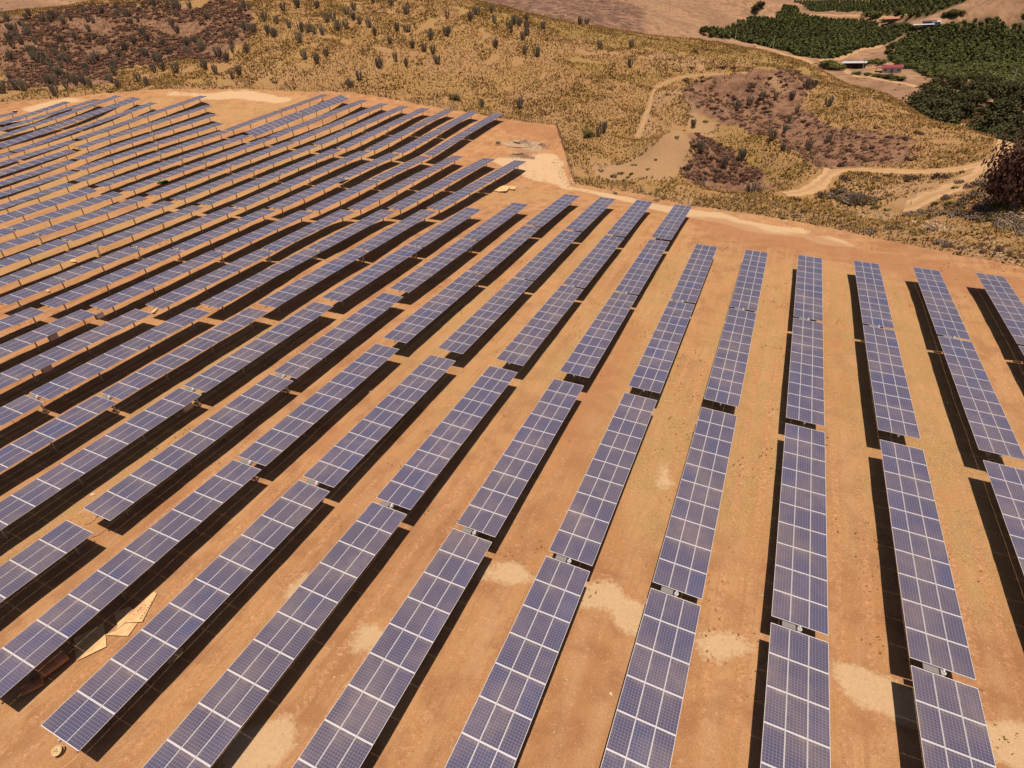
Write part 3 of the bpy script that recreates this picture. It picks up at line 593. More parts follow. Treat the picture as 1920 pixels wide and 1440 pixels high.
def put_cactus(x, y, h, label, group):
    o = link('columnar_cactus', random.choice(CACT), loc=(x, y, G(x, y) - .05)); s = h / 3.2
    o.scale = (s * random.uniform(.8, 1.2), s * random.uniform(.8, 1.2), s); o.rotation_euler.z = random.uniform(0, 6.28)
    tag(o, label, 'cactus', group); return o
cl = [(400 + a / 4.8, b / 4.8) for a, b in [(22,665),(178,710),(240,680),(370,295),(490,305),(630,98),(765,70),(935,75),(1090,190),(1200,130),(1265,95),(685,250),(780,385),(795,290),(860,290),(915,310),(985,315),(825,530),(935,572),(1022,505),(1125,275),(1200,260),(1265,180),(1320,220),(1405,250),(1455,320),(1590,395),(1655,280),(1750,290),(1797,435),(1900,465),(1645,555),(1738,598),(1495,610),(1232,788),(1315,720),(310,475),(60,520),(460,190),(545,330),(1030,205),(575,215),(1735,130),(1605,50),(1440,30)]]
cl += [(800 + a / 4.8, b / 4.8) for a, b in [(395,190),(450,135),(585,115),(185,170),(40,355),(60,480),(95,575),(185,325),(783,225),(833,235),(900,270),(745,260),(765,295),(905,320),(865,360),(885,485),(995,510),(1050,262),(905,185),(1380,225),(1440,225),(620,430),(1555,440),(1830,610),(500,970),(840,975),(1545,1230),(1590,1200),(610,210),(1840,430)]]
cr = [(a / 4.8, b / 4.8) for a, b in [(1330,775),(1250,740),(1590,655),(1390,655),(1470,640),(1440,560),(1410,555),(1850,630),(825,790),(1070,800),(225,820),(160,810),(500,860),(600,800),(690,770),(775,640),(850,585),(640,585),(600,560),(590,460),(540,690),(470,640),(335,560),(290,500),(110,540),(1210,400),(1480,410),(880,550),(580,220),(260,320),(200,400),(160,350),(70,190),(1690,420),(1560,250),(1830,460)]]
crr = [(1280 + a / 3, b / 3) for a, b in [(740,490),(600,690),(375,590),(230,940),(570,750),(700,500),(380,500),(450,560),(520,560),(610,560),(820,600),(640,640),(560,850),(330,900),(700,850),(500,790),(300,620),(100,860),(60,715),(820,800)]]
for i, p in enumerate(cl):
    h = onground(*p)
    if h: put_cactus(h.x, h.y, random.uniform(2.7, 3.7) * (1.2 if i in (18, 20, 12) else 1), 'grey-green candelabra cactus standing on the straw-coloured grass slope', 'cacti scattered over the grassy slope')
nL = 0
pl = np.array(scrub_left); 
for p in cr:
    h = onground(*p)
    if h: put_cactus(h.x, h.y, random.uniform(2.7, 4.0), 'grey-green candelabra cactus among brown scrub on the upper left slope', 'cacti in the upper left scrub'); nL += 1
while nL < 125:
    x, y = rng.uniform(pl[:, 0].min(), pl[:, 0].max()), rng.uniform(pl[:, 1].min(), pl[:, 1].max())
    if inpoly(np.array([x]), np.array([y]), scrub_left)[0]:
        put_cactus(x, y, random.uniform(2.2, 3.8), 'grey-green candelabra cactus among brown scrub on the upper left slope', 'cacti in the upper left scrub'); nL += 1
for p in crr:
    h = onground(*p)
    if h: put_cactus(h.x, h.y, random.uniform(2.2, 3.4), 'grey-green candelabra cactus among brown scrub on the right-hand spur', 'cacti on the right-hand spur')
h = onground(1608, 381)
b1 = MB(); 
for k in range(34):
    a = random.uniform(0, 6.28); rr = random.uniform(0, 1) ** .6 * 2.1; hh = random.uniform(1.5, 2.7) * (1 - .12 * rr)
    b1.tube([(math.cos(a) * rr * .8, math.sin(a) * rr * .8, -.1), (math.cos(a) * rr, math.sin(a) * rr, .8), (math.cos(a) * rr * 1.15, math.sin(a) * rr * 1.15, hh)], [.09, .12, .07], 6)
tag(link('columnar_cactus', b1.mesh('cactus_clump', [M_cact]), loc=h), 'large broad clump of grey cactus columns below the dirt track', 'cactus')
h = onground(1412, 362); tag(link('columnar_cactus', b1.mesh('cactus_clump', [M_cact]), loc=h), 'broad grey cactus clump at the foot of the right-hand spur', 'cactus')

# shrubs
SHV = [leaf_cloud(420, 1.0, .075, 100 + s, 9, .75) for s in range(5)]
def shrub_mesh(m, s): V, F = SHV[s]; return mesh_np('shrub', V, F, [m])
SHB = [shrub_mesh(M_shB, s) for s in range(5)]; SHD = [shrub_mesh(M_shD, s) for s in range(5)]; SHO = [shrub_mesh(M_shO, s) for s in range(4)]; SHG = [shrub_mesh(M_shG, s) for s in range(4)]; SHN = [shrub_mesh(M_green, s) for s in range(4)]
def put_shrub(meshes, x, y, r, hh, label, group, name='dry_shrub', cat='shrub'):
    o = link(name, random.choice(meshes), loc=(x, y, G(x, y) - .05 * r)); o.scale = (r * random.uniform(.85, 1.15), r * random.uniform(.85, 1.15), hh); o.rotation_euler.z = random.uniform(0, 6.28)
    return tag(o, label, cat, group)
bare0 = hits([(1175, 305), (1240, 262), (1290, 232), (1300, 180), (1370, 225), (1330, 248), (1285, 290), (1268, 335), (1190, 335), (1110, 325)])
def rnd_in(poly, cnt, dmin=0):
    P_ = np.array(poly); lo, hi = P_.min(0), P_.max(0); out = []
    tries = 0
    while len(out) < cnt and tries < 60:
        q = rng.uniform(lo - 6, hi + 6, (cnt * 2, 2)); wq = vnoise(q[:, 0], q[:, 1], 16, 51) * (16 if not dmin else dmin); q = q[inpoly(q[:, 0] + wq, q[:, 1] - wq, poly) & (vnoise(q[:, 0], q[:, 1], 11, 52) > -.22)]; q = q[~inpoly(q[:, 0], q[:, 1], site_poly)]; q = q[road_dist(q[:, 0], q[:, 1]) > 1.0]; q = q[~inpoly(q[:, 0], q[:, 1], bare0)]
        out += q.tolist(); tries += 1
    return out[:cnt]
lab_l = 'dry brown shrub on the upper left scrub slope'; lab_r = 'dry brown shrub on the right-hand spur'
pts_r = rnd_in(scrub_right, 1500, 4) + rnd_in(scrub_low, 650, 3)
random.shuffle(pts_r)
pts_l = rnd_in(scrub_left, 4800)
big = [(1280 + a / 3, b / 3, r, h) for a, b, r, h in [(860,1085,2.0,1.6),(905,1010,2.0,1.5),(975,985,1.7,1.3),(1030,1000,1.2,1.0),(1100,1005,1.4,1.1),(1160,990,1.0,.9),(1280,1008,2.0,1.5),(1435,1005,1.9,2.0),(1285,895,1.8,1.3),(1330,750,1.7,1.1),(1165,775,1.4,1.0),(890,935,1.4,1.2),(770,1100,1.6,1.3),(680,1195,1.1,1.1),(640,1130,1.1,1.0),(1250,780,1.0,.9),(1090,720,1.2,1.0),(60,290,2.0,1.1),(130,285,1.6,1.0),(50,385,1.7,1.2),(215,380,2,1.4),(150,390,1.3,1.1),(280,385,1.4,1.1),(20,450,2.2,1.5)]]
for px, py, r, hh in big:
    h = onground(px, py)
    if h: put_shrub(SHD, h.x, h.y, r, hh, 'large dark brown shrub by the dirt track beyond the fence', 'dark brown shrubs along the dirt track')
for px, py in [(1190, 310), (1215, 318), (1165, 325), (1178, 333), (1230, 300), (1290, 215), (1310, 200), (1322, 228), (1283, 245), (1268, 258), (1340, 212), (1200, 335), (1140, 338), (1156, 345), (1275, 180), (1262, 195), (1250, 178), (1300, 240), (1348, 235)]:
    h = onground(px, py)
    if h: put_shrub(SHO, h.x, h.y, random.uniform(.6, 1.2), random.uniform(.5, .9), 'olive bush dotted over the pale bare knoll', 'olive bushes on the bare knoll', 'olive_shrub')
keep_r, rest = pts_r[:160], pts_r[160:]
keep_l = pts_l[:105]; rest += pts_l[105:]
for x, y in keep_r: put_shrub(SHB if random.random() < .5 else SHD, x, y, random.uniform(.8, 1.4), random.uniform(.8, 1.3), lab_r, 'dry brown shrubs on the right-hand spur')
for x, y in keep_l: put_shrub(SHB if random.random() < .6 else SHD, x, y, random.uniform(1.1, 2.1), random.uniform(.8, 1.4), lab_l, 'dry brown shrubs on the upper left slope')
SHs = [leaf_cloud(84, 1.0, .13, 300 + s, 7, .8) for s in range(4)]
parts = []
for x, y in rest:
    V, F_ = SHs[random.randrange(4)]; r = .35 + (.75 if y < 230 and x > -80 else 1.3) * random.random() ** 1.8; parts.append((place(V, x, y, G(x, y), r, random.uniform(0, 6.3), r * .85), F_))
for dx in range(230):
    a = math.radians(random.uniform(-62, 12)); rr = random.uniform(170, 290); x, y = math.sin(a) * rr, math.cos(a) * rr
    if inpoly(np.array([x]), np.array([y]), site_poly)[0]: continue
    V, F_ = SHs[random.randrange(4)]; r = random.uniform(.35, .9); parts.append((place(V, x, y, G(x, y), r, 0, r * .7), F_))
for k in range(5200):                                            # far slopes beyond the valley edge
    a = math.radians(random.uniform(-62, 16)); rr = math.sqrt(random.uniform(330 ** 2, 1300 ** 2)); x, y = math.sin(a) * rr, math.cos(a) * rr
    if any(inpoly(np.array([x]), np.array([y]), q_)[0] for q_ in orch_polys): continue
    if random.random() > .35 and not (470 < rr < 760 and a < math.radians(-12)): continue
    V, F_ = SHs[random.randrange(4)]; r = random.uniform(.8, 2.6); parts.append((place(V[:96], x, y, G(x, y), r, 0, r * .7), F_[:24]))
V, F_ = merge(parts); tag(link('scrub', mesh_np('scrub', V, F_, [M_shB])), 'low brown scrub covering the dry slopes', 'scrub', kind='stuff')
# strip outside the right-hand fence: grey hedge and mixed shrubs
for a, b, r, hh, kind_ in [(1040,1310,1.5,2.0,'G'),(1190,1285,1.7,1.7,'O'),(1325,1310,2.1,1.3,'O'),(1440,1370,1.1,1.4,'G'),(1490,1385,1.2,1.2,'G'),(1570,1400,1.1,.9,'G'),(1690,1420,.9,.9,'B'),(1780,1410,.8,1.5,'B'),(1410,1290,1.3,1.1,'G'),(560,1230,.8,1.0,'O'),(630,1220,.8,.9,'O'),(725,1240,.7,.7,'O'),(820,1250,.7,.7,'O'),(910,1280,.7,.7,'O'),(460,1190,.8,.7,'O'),(130,1130,.9,.9,'O'),(200,1130,.8,.8,'O'),(300,1120,1.8,1.3,'G'),(410,1120,1.4,1.0,'G'),(780,1130,.9,.6,'N'),(1085,1165,1.3,.9,'N'),(1150,1180,.8,.6,'N'),(930,1190,.7,.5,'G'),(520,1150,1.5,.8,'G'),(1420,1150,1.2,1.2,'N'),(1500,1150,1.5,1.2,'N'),(1530,1060,1.0,1.0,'N'),(1060,1060,1.2,.9,'O'),(1160,1100,1.2,.9,'O'),(1480,1120,1.5,1.6,'G'),(1600,1120,1.8,1.8,'G'),(1660,1040,1.6,2.2,'G'),(1560,1030,1.3,1.2,'G'),(1700,1000,1.2,1.2,'N'),(-150,1130,1.0,.9,'O'),(-110,1120,.8,.8,'O'),(-330,1020,1.0,1.0,'O'),(-390,990,1.1,1.0,'O'),(-290,980,.9,.9,'N'),(-460,960,.8,.8,'O'),(-380,1090,1.0,.8,'G')]:
    h = onground(1280 + a / 3, b / 3)
    if h is None: continue
    ms, lb = {'G': (SHG, 'grey twiggy shrub beyond the right-hand fence'), 'O': (SHO, 'olive-brown shrub beyond the right-hand fence'), 'B': (SHB, 'dark brown shrub just outside the right-hand fence'), 'N': (SHN, 'small fresh green shrub beyond the right-hand fence')}[kind_]
    put_shrub(ms, h.x, h.y, r, hh, lb, lb.replace('shrub', 'shrubs').replace('just ', ''), {'G': 'grey_shrub', 'O': 'olive_shrub', 'B': 'dry_shrub', 'N': 'green_shrub'}[kind_])
hedge = hits([(1440, 372), (1560, 384), (1700, 402), (1830, 424), (1925, 450), (1940, 432), (1925, 418), (1800, 400), (1690, 388), (1560, 368), (1440, 358)])
for x, y in rnd_in(hedge, 120):
    put_shrub(SHG if random.random() < .8 else SHO, x, y, random.uniform(1.0, 1.9), random.uniform(.7, 1.2), 'low shrub in the grey hedge-like strip above the fence', 'low shrubs in the grey strip above the fence', 'grey_shrub')
for px, py, r, hh in [(1800,388,1.6,2.4),(1825,372,1.8,3.2),(1848,352,1.8,3.4),(1838,392,2.0,2.2),(1868,335,1.7,3.0),(1862,378,2.2,2.6),(1815,352,1.3,1.5),(1885,352,2.2,3.0),(1780,392,1.3,1.3),(1900,408,2.0,1.8)]:
    h = onground(px, py)
    if h: put_shrub(SHG if random.random() < .6 else SHB, h.x, h.y, r, hh, 'tall grey-brown thicket beside the burgundy tree', 'tall thickets beside the burgundy tree', 'grey_shrub')
strip = hits([(1085, 350), (1290, 382), (1500, 412), (1700, 455), (1915, 498), (1915, 455), (1700, 415), (1480, 385), (1290, 365), (1120, 345)])
for x, y in rnd_in(strip, 70):
    put_shrub(SHO if random.random() < .7 else SHB, x, y, random.uniform(.35, .8), random.uniform(.4, .8), 'small low bush on the rocky strip along the right-hand fence', 'small bushes along the right-hand fence', 'low_bush', 'bush')
# grass tufts: dry straw all over the hillside, thinner at the fence and inside the site
def tufts(name, n, sampler, m, hmin, hmax, label):
    x, y = sampler(n); z = Hs(x, y) + ZO; n = len(x)
    r = np.random.default_rng(5 + n); h = r.uniform(hmin, hmax, n); wv = h * r.uniform(.45, .85, n); Vs = []
    for k in range(4):
        a = r.uniform(0, 6.28, n); ca, sa = np.cos(a), np.sin(a); t = r.uniform(.4, 1.1, n) * wv
        p0 = np.stack([x - sa * wv * .35, y + ca * wv * .35, z - .03], 1); p1 = np.stack([x + sa * wv * .35, y - ca * wv * .35, z - .03], 1)
        p2 = np.stack([x + ca * t, y + sa * t, z + h * r.uniform(.6, 1, n)], 1)
        Vs.append(np.stack([p0, p1, p2], 1))
    V = np.concatenate(Vs, 1).reshape(-1, 3); F_ = np.arange(len(V)).reshape(-1, 3)
    return tag(link(name, mesh_np(name, V, F_, [m])), label, 'grass', kind='stuff')
def samp_hill(n, seed, rlo, rhi, a0, a1, thr, dens_s=6.0):
    r = np.random.default_rng(seed); a = np.radians(r.uniform(a0, a1, n)); rr = np.sqrt(r.uniform(rlo ** 2, rhi ** 2, n)); x, y = np.sin(a) * rr, np.cos(a) * rr
    k = ~inpoly(x, y, site_poly) & ~inpoly(x, y, bare_polys[0]) & (vnoise(x, y, dens_s, seed) + .6 * vnoise(x, y, 22, seed + 1) > thr)
    k &= road_dist(x, y) > .3
    sc_ = inpoly(x, y, scrub_right) | inpoly(x, y, scrub_left) | inpoly(x, y, scrub_low); k &= ~sc_ | (r.random(n) < .15)
    return x[k], y[k]
bare_polys = [hits([(1175, 305), (1240, 262), (1290, 232), (1300, 180), (1370, 225), (1330, 248), (1285, 290), (1268, 335), (1190, 335), (1110, 325)])]
tufts('dry_grass', 0, lambda n: samp_hill(300000, 21, 100, 345, -64, 19, -.28, 4.0), M_straw, .18, .62, 'straw-yellow grass tufts over the hillside')
tufts('olive_grass', 0, lambda n: samp_hill(220000, 31, 100, 345, -64, 19, .02, 4.5), M_strawd, .2, .8, 'darker olive grass tufts over the hillside')
def samp_site(n):
    r = np.random.default_rng(77); x = r.uniform(-215, 40, n); y = r.uniform(20, 160, n)
    k = inpoly(x, y, site_poly) & (vnoise(x, y, 5, 3) + vnoise(x, y, 1.6, 4) * .8 + (vnoise(x, y, 30, 5)) * .8 > .34)
    return x[k], y[k]
tufts('sparse_weeds', 0, lambda n: samp_site(90000), M_strawd, .06, .22, 'sparse dry weeds between the panel rows')

# ------------------------------------------------------------------ trees
def tree_meshes(seed, n, leaf, m, lumps=14, flat=.95):
    V, F_ = leaf_cloud(n, 1.0, leaf, seed, lumps, flat, base=.12, up=.35, hollow=.45)
    return mesh_np('crown', V, F_, [m])
def trunk_mesh(seed, limbs=5):
    r = random.Random(seed); b = MB(); b.tube([(0, 0, -.2), (.03, .02, .35), (.0, .05, .62)], [.075, .055, .035], 7)
    for k in range(limbs):
        a = 2 * math.pi * k / limbs + r.uniform(-.4, .4); b.tube([(.01, .02, .3 + .05 * k), (math.cos(a) * .25, math.sin(a) * .25, .6), (math.cos(a) * .5, math.sin(a) * .5, .85)], [.035, .022, .008], 5)
    return b.mesh('trunk', [M_bark])
TRK = [trunk_mesh(s) for s in range(3)]
CRN = {'acac': [tree_meshes(s, 700, .06, M_shO, 12, .6) for s in (31, 32)], 'dark': [tree_meshes(s, 2600, .05, M_dkgr, 20) for s in (1, 2, 3)], 'green': [tree_meshes(s, 1500, .06, M_green, 18) for s in (4, 5)], 'burg': [tree_meshes(s, 6000, .026, M_burg, 40) for s in (6, 7)], 'orch': [tree_meshes(s, 260, .11, M_orch, 9, .9) for s in (8, 9, 10, 11)]}
def tree(kind, x, y, r, hh, name, label, group=None, trunk=True):
    root = link(name, None, loc=(x, y, G(x, y))); tag(root, label, 'tree', group)
    c = link('crown', random.choice(CRN[kind]), root, (0, 0, hh * .14)); c.scale = (r, r * random.uniform(.85, 1.1), hh * .78); c.rotation_euler.z = random.uniform(0, 6.28)
    t = link('trunk', random.choice(TRK), root); t.scale = (r * 1.1, r * 1.1, hh * .8)
    return root
def tree_px(kind, px, py, r, hh, name, label, group=None, back=0):
    h = hit(px, py, 60)
    if h is None: return
    d = math.hypot(h[0], h[1]); k = (d + back) / d; return tree(kind, h[0] * k, h[1] * k, r, hh, name, label, group)
i = 0
for px, py, rr, r, hh, kd in [(1735,190,300,9,11,'dark'),(1752,172,330,9,12,'dark'),(1775,180,320,9,12,'dark'),(1800,160,350,9,12,'dark'),(1722,178,310,7,9,'dark'),(1815,178,330,7,9,'dark'),(1840,168,370,7,9,'dark'),(1870,205,290,9,11,'dark'),(1895,190,310,9,12,'dark'),(1925,200,290,9,12,'dark'),(1880,232,250,8,9,'dark'),(1910,232,240,8,9,'dark'),(1850,240,240,6,7,'dark'),(1858,190,340,5,5,'dark'),(1930,175,350,9,10,'dark'),(1905,262,215,6,6,'dark'),(1760,150,420,9,11,'dark'),(1800,142,440,8,11,'dark'),(1740,165,350,10,13,'dark'),(1770,160,370,10,14,'dark'),(1712,170,320,7,9,'dark'),(1790,185,300,9,12,'dark'),(1830,158,400,9,12,'dark'),(1755,190,285,8,9,'dark'),(1790,205,262,6,6,'dark'),(1900,215,270,9,11,'dark'),(1865,222,262,7,9,'dark'),(1840,252,225,5,6,'dark'),(1875,262,212,5,6,'dark'),(1815,165,350,8,11,'dark'),(1850,150,430,9,12,'dark'),(1880,165,380,9,12,'dark'),(1915,180,345,9,12,'dark'),
   (1780,208,270,6,7,'green'),(1808,224,250,5.5,5,'green'),(1760,215,250,3,3,'green'),(1700,185,290,4,4,'green'),(1682,175,290,4,4,'green'),(1655,165,290,5,3.5,'green'),(1795,235,225,3,3,'green'),(1830,215,275,4,4,'green')]:
    d = ray(px, py); x, y = d[0] * rr, d[1] * rr; i += 1
    if kd == 'dark': tree('dark', x, y, r, hh, 'evergreen_tree', 'dense dark evergreen tree in the stand below the right-hand ridge', 'dark trees behind the right-hand ridge')
    else: tree('green', x, y, r, hh, 'broadleaf_tree', 'lighter green bushy tree in front of the dark trees', 'lighter green trees behind the right-hand ridge')
tree_px('burg', 1893, 398, 6.5, 16, 'burgundy_tree', 'tall dark burgundy-leaved tree at the right photo edge', back=2)
tree_px('burg', 1932, 385, 6.0, 14, 'burgundy_tree', 'second burgundy-leaved tree, cut off by the right photo edge', back=4)
tree_px('acac', 852, 188, 2.6, 3.2, 'acacia_tree', 'small lone acacia with a spreading crown just behind the back fence')
tree_px('green', 1104, 258, 1.9, 2.8, 'acacia_tree', 'small rounded green tree with cacti beside the fence corner')
for px, py, r, hh in [(1550,128,10,7),(1565,132,9,6),(1625,122,5,5),(1640,120,5,5),(1652,122,5,5),(1606,141,4,3),(1625,143,4,3),(1645,146,5,3.5),(1665,148,5,4),(1680,152,6,4),(1643,34,14,13),(1630,30,12,9),(1690,26,12,10),(1710,30,10,8),(1660,40,10,6),(1690,52,10,7),(1710,56,10,7),(1785,30,9,8),(1800,28,8,7),(1772,32,7,6),(1415,22,9,14),(1425,14,9,13),(1318,64,6,8)]:
    tree_px('green' if px not in (1415, 1425, 1318) else 'dark', px, py, r, hh, 'valley_tree', 'green tree among the farm buildings in the valley', 'trees among the valley farm buildings')
# orchards
opts = []
for k, (poly, poly_px) in enumerate(zip(orch_polys, orch_px)):
    A_ = np.array(poly); lo, hi = A_.min(0), A_.max(0); sp = 6.0 if k < 2 else 7.5
    gx, gy = np.meshgrid(np.arange(lo[0], hi[0], sp), np.arange(lo[1], hi[1], sp)); gx = gx.ravel(); gy = gy.ravel()
    gx = gx + rng.uniform(-.8, .8, gx.shape); gy = gy + rng.uniform(-.8, .8, gy.shape); kk = inpoly(gx, gy, poly) & (np.hypot(gx, gy) > 300)
    opts += list(zip(gx[kk], gy[kk]))
opts.sort(key=lambda q: q[0] ** 2 + q[1] ** 2)
print('orchard trees', len(opts))
for x, y in opts[:290]: tree('orch', x, y, random.uniform(3.4, 4.2), random.uniform(4.6, 6.2), 'orchard_tree', 'dark green orchard tree in the nearest part of the valley orchard', 'nearest orchard trees in the valley')
OV = [leaf_cloud(56, 1.0, .23, 400 + s, 6, .9, base=.1, up=.4) for s in range(6)]
parts = []
for x, y in opts[290:15000]:
    V, F_ = OV[random.randrange(6)]; r = random.uniform(3.6, 4.6); parts.append((place(V, x, y, G(x, y) + .5, r, random.uniform(0, 6.3), random.uniform(4, 5.8)), F_))
V, F_ = merge(parts); tag(link('orchard', mesh_np('orchard', V, F_, [M_orch])), 'dense dark green orchard rows filling the valley', 'orchard', kind='stuff')

# ------------------------------------------------------------------ fence
M_fp = speck('fence_post_wood', (.10, .075, .055), (.16, .12, .09), (.22, .17, .13), 4)
M_wire = mat('fence_wire', (.30, .27, .24), .5, .6)
def fence(line, label, name='wire_fence', step=3.4, hh=1.75):
    v = [Vector(p) for p in line]; root = link(name, None, loc=(v[0].x, v[0].y, G(*v[0]))); tag(root, label, 'fence', 'wire fences around the solar site'); o0 = root.location
    P_ = []; 
    for a, b in zip(v[:-1], v[1:]):
        n_ = max(1, round((b - a).length / step)); P_ += [a.lerp(b, k / n_) for k in range(n_)]
    P_.append(v[-1]); P_ = P_[:100]
    b = MB(); b.tube([(0, 0, -.3), (0, 0, hh)], [.07, .055], 6); pm = b.mesh('post', [M_fp])
    for p in P_:
        o = link('post', pm, root, Vector((p.x, p.y, G(p.x, p.y))) - o0); o.rotation_euler = (random.uniform(-.05, .05), random.uniform(-.05, .05), 0)
    b = MB()
    for h_ in (.35, .75, 1.15, 1.6): b.tube([Vector((p.x, p.y, G(p.x, p.y) + h_)) - o0 for p in P_], .010, 3)
    link('wires', b.mesh('wires', [M_wire]), root)
fence(fence_back[::-1], 'post-and-wire fence along the back of the site below the hillside', step=4.0)
fence(fence_side, 'short run of wire fence from the back corner to the right-hand fence', step=2.6)
fence(fence_right, 'post-and-wire fence along the right-hand upper edge of the site')

# ------------------------------------------------------------------ loose things on the site
M_card = mat('cardboard', (.62, .40, .20), .85, spec=.1)
_n = noise(M_card, 3, 3, pos(M_card)); setcol(M_card, ramp(M_card, _n, [(.35, (.52, .32, .155)), (.65, (.64, .42, .21))]))
M_stamp = mat('red_print', (.45, .07, .05), .8); M_ink = mat('brown_print', (.16, .08, .04), .8)
def world_px(pts): return [onground(*p) for p in pts]
def sheet(pts, label, group=None, lift=.05, thick=.012, name='cardboard_sheet', cat='cardboard', m=None, raise_=None):
    w_ = world_px(pts); c = sum(w_, Vector()) / len(w_); b = MB(); n_ = len(w_)
    zz = max(p.z for p in w_) + lift; raise_ = raise_ or [0] * n_
    top = [Vector((p.x - c.x, p.y - c.y, zz + raise_[k] + thick - c.z)) for k, p in enumerate(w_)]; bot = [p - Vector((0, 0, thick)) for p in top]
    b.poly(top + bot, [list(range(n_)), [2 * n_ - 1 - k for k in range(n_)]] + [[k, n_ + k, n_ + (k + 1) % n_, (k + 1) % n_] for k in range(n_)])
    o = link(name, b.mesh(name, [m or M_card]), loc=c); return tag(o, label, cat, group), Vector((0, 0, zz + thick - c.z))
gcard = 'cardboard sheets lying between the front panel rows'
o1, t1 = sheet([(295, 1114), (289, 1112), (240, 1158), (215, 1188), (237, 1170), (268, 1168)], 'large cardboard sheet with a red oval stamp, half in the array shadow', gcard, lift=.10)
# printing on the sheet: an oval stamp with a mark inside and a row of small characters along one edge
def onsheet(o, t, pts2d): return [Vector((p.x - o.location.x, p.y - o.location.y, t.z + .003)) for p in pts2d]
def strokes(o, t, segs, wd, m, name):
    b = MB()
    for a, c in segs:
        a = Vector(a); c = Vector(c); d = (c - a); 
        if d.length < 1e-5: continue
        d.normalize(); nrm = Vector((-d.y, d.x)) * wd / 2
        q = [a + nrm, c + nrm, c - nrm, a - nrm]; q = onsheet(o, t, q)
        b.poly(q, [(3, 2, 1, 0)])
    ob = link(name, b.mesh(name, [m]), o); return ob
cc = onground(263, 1145).xy; ux = (onground(285, 1122).xy - onground(240, 1172).xy).normalized(); uy = Vector((-ux.y, ux.x))
def loc2(u, v): return cc + ux * u + uy * v
seg = [(loc2(.42 * math.cos(k * .3927), .27 * math.sin(k * .3927)), loc2(.42 * math.cos((k + 1) * .3927), .27 * math.sin((k + 1) * .3927))) for k in range(16)]
seg += [(loc2(-.2, -.12), loc2(-.08, .12)), (loc2(-.08, .12), loc2(.02, -.12)), (loc2(.02, -.12), loc2(.12, .12)), (loc2(.12, .12), loc2(.24, -.10)), (loc2(-.24, 0), loc2(.26, .02))]
strokes(o1, t1, seg, .035, M_stamp, 'red_oval_stamp')
seg = []
for k in range(7):
    q = onground(285 - 20 * k / 6, 1131 + 30 * k / 6).xy
    seg += [(q - ux * .05, q + ux * .05), (q - uy * .06, q + uy * .05)]
strokes(o1, t1, seg, .04, M_ink, 'printed_text')
o2, t2 = sheet([(237, 1170), (215, 1186), (199, 1193), (241, 1194), (259, 1169)], 'cardboard sheet tucked under the stamped one', gcard, lift=.06)
sheet([(200, 1196), (144, 1241), (201, 1214)], 'narrow pointed cardboard flap lit by the sun', gcard, lift=.08)
sheet([(196, 1170), (140, 1198), (143, 1240), (199, 1196)], 'flat cardboard piece lying entirely in the array shadow', gcard, lift=.05)
sheet([(215, 1150), (245, 1138), (250, 1144), (222, 1176)], 'shaded cardboard corner behind the stamped sheet', gcard, lift=.04)
sheet([(311, 1240), (316, 1248), (343, 1230), (345, 1215), (330, 1220)], 'small cardboard piece in the shadow beside the second front row', gcard, lift=.05)
# two rolled cardboard cartons in shade
M_cart = speck('warm_shade_cardboard', (.36, .15, .07), (.45, .20, .10), (.52, .26, .13), 2)  # cardboard reddened: warm bounced light in the shade put into the colour
def roll(p0, p1, r, label):
    a, b_ = onground(*p0), onground(*p1); c = (a + b_) / 2; d = (b_ - a); d.z = 0; Lr = d.length; b = MB()
    prof = [(math.cos(t) * r * 1.5, math.sin(t) * r * .8 + r * .8) for t in [k * .5236 for k in range(12)]]
    ax = d.normalized(); sx = Vector((-ax.y, ax.x, 0)); ring = lambda u: [ax * u + sx * x + Vector((0, 0, z + .02)) for x, z in prof]
    r0, r1 = ring(-Lr / 2), ring(Lr / 2); n_ = 12
    b.poly(r0 + r1, [(k, (k + 1) % n_, n_ + (k + 1) % n_, n_ + k) for k in range(n_)] + [list(range(n_))[::-1], [n_ + k for k in range(n_)]])
    tag(link('cardboard_carton', b.mesh('cardboard_carton', [M_cart]), loc=c), label, 'carton', 'crushed cartons in the array shadow')
roll((78, 1268), (128, 1232), .34, 'rounded crushed brown carton under the second row from the left corner')
roll((45, 1300), (84, 1280), .22, 'smaller crushed carton with a torn end, nearest the corner')
# wooden cable reel end
def reel(px, py, r, wdt, label, tilt=(0, 0, 0)):
    h = onground(px, py); b = MB()
    for z in (-wdt / 2, wdt / 2): b.tube([(0, 0, z - .025), (0, 0, z + .025)], r, 20)
    b.tube([(0, 0, -wdt / 2), (0, 0, wdt / 2)], r * .45, 14, mi=1)
    for k in range(3): b.tube([(math.cos(k * 2.1) * r * .25, math.sin(k * 2.1) * r * .25, wdt / 2), (math.cos(k * 2.1) * r * .25, math.sin(k * 2.1) * r * .25, wdt / 2 + .04)], .03, 6, mi=1)
    o = link('cable_reel', b.mesh('cable_reel', [M_wood, M_dark])); o.location = h + Vector((0, 0, r * .0 + wdt / 2 + .05 if not tilt[0] else r)); o.rotation_euler = tilt
    return tag(o, label, 'cable reel', 'wooden cable reels left on the site')
M_wood = speck('pale_timber', (.40, .27, .13), (.52, .36, .18), (.60, .43, .23), 6)
reel(113, 1412, .26, .22, 'small wooden cable reel on bare dirt in the lower left corner', (0.35, .25, 0))
reel(934, 272, .62, 1.1, 'wooden cable reel lying on its side beyond the back rows', (0, math.radians(90), .5))
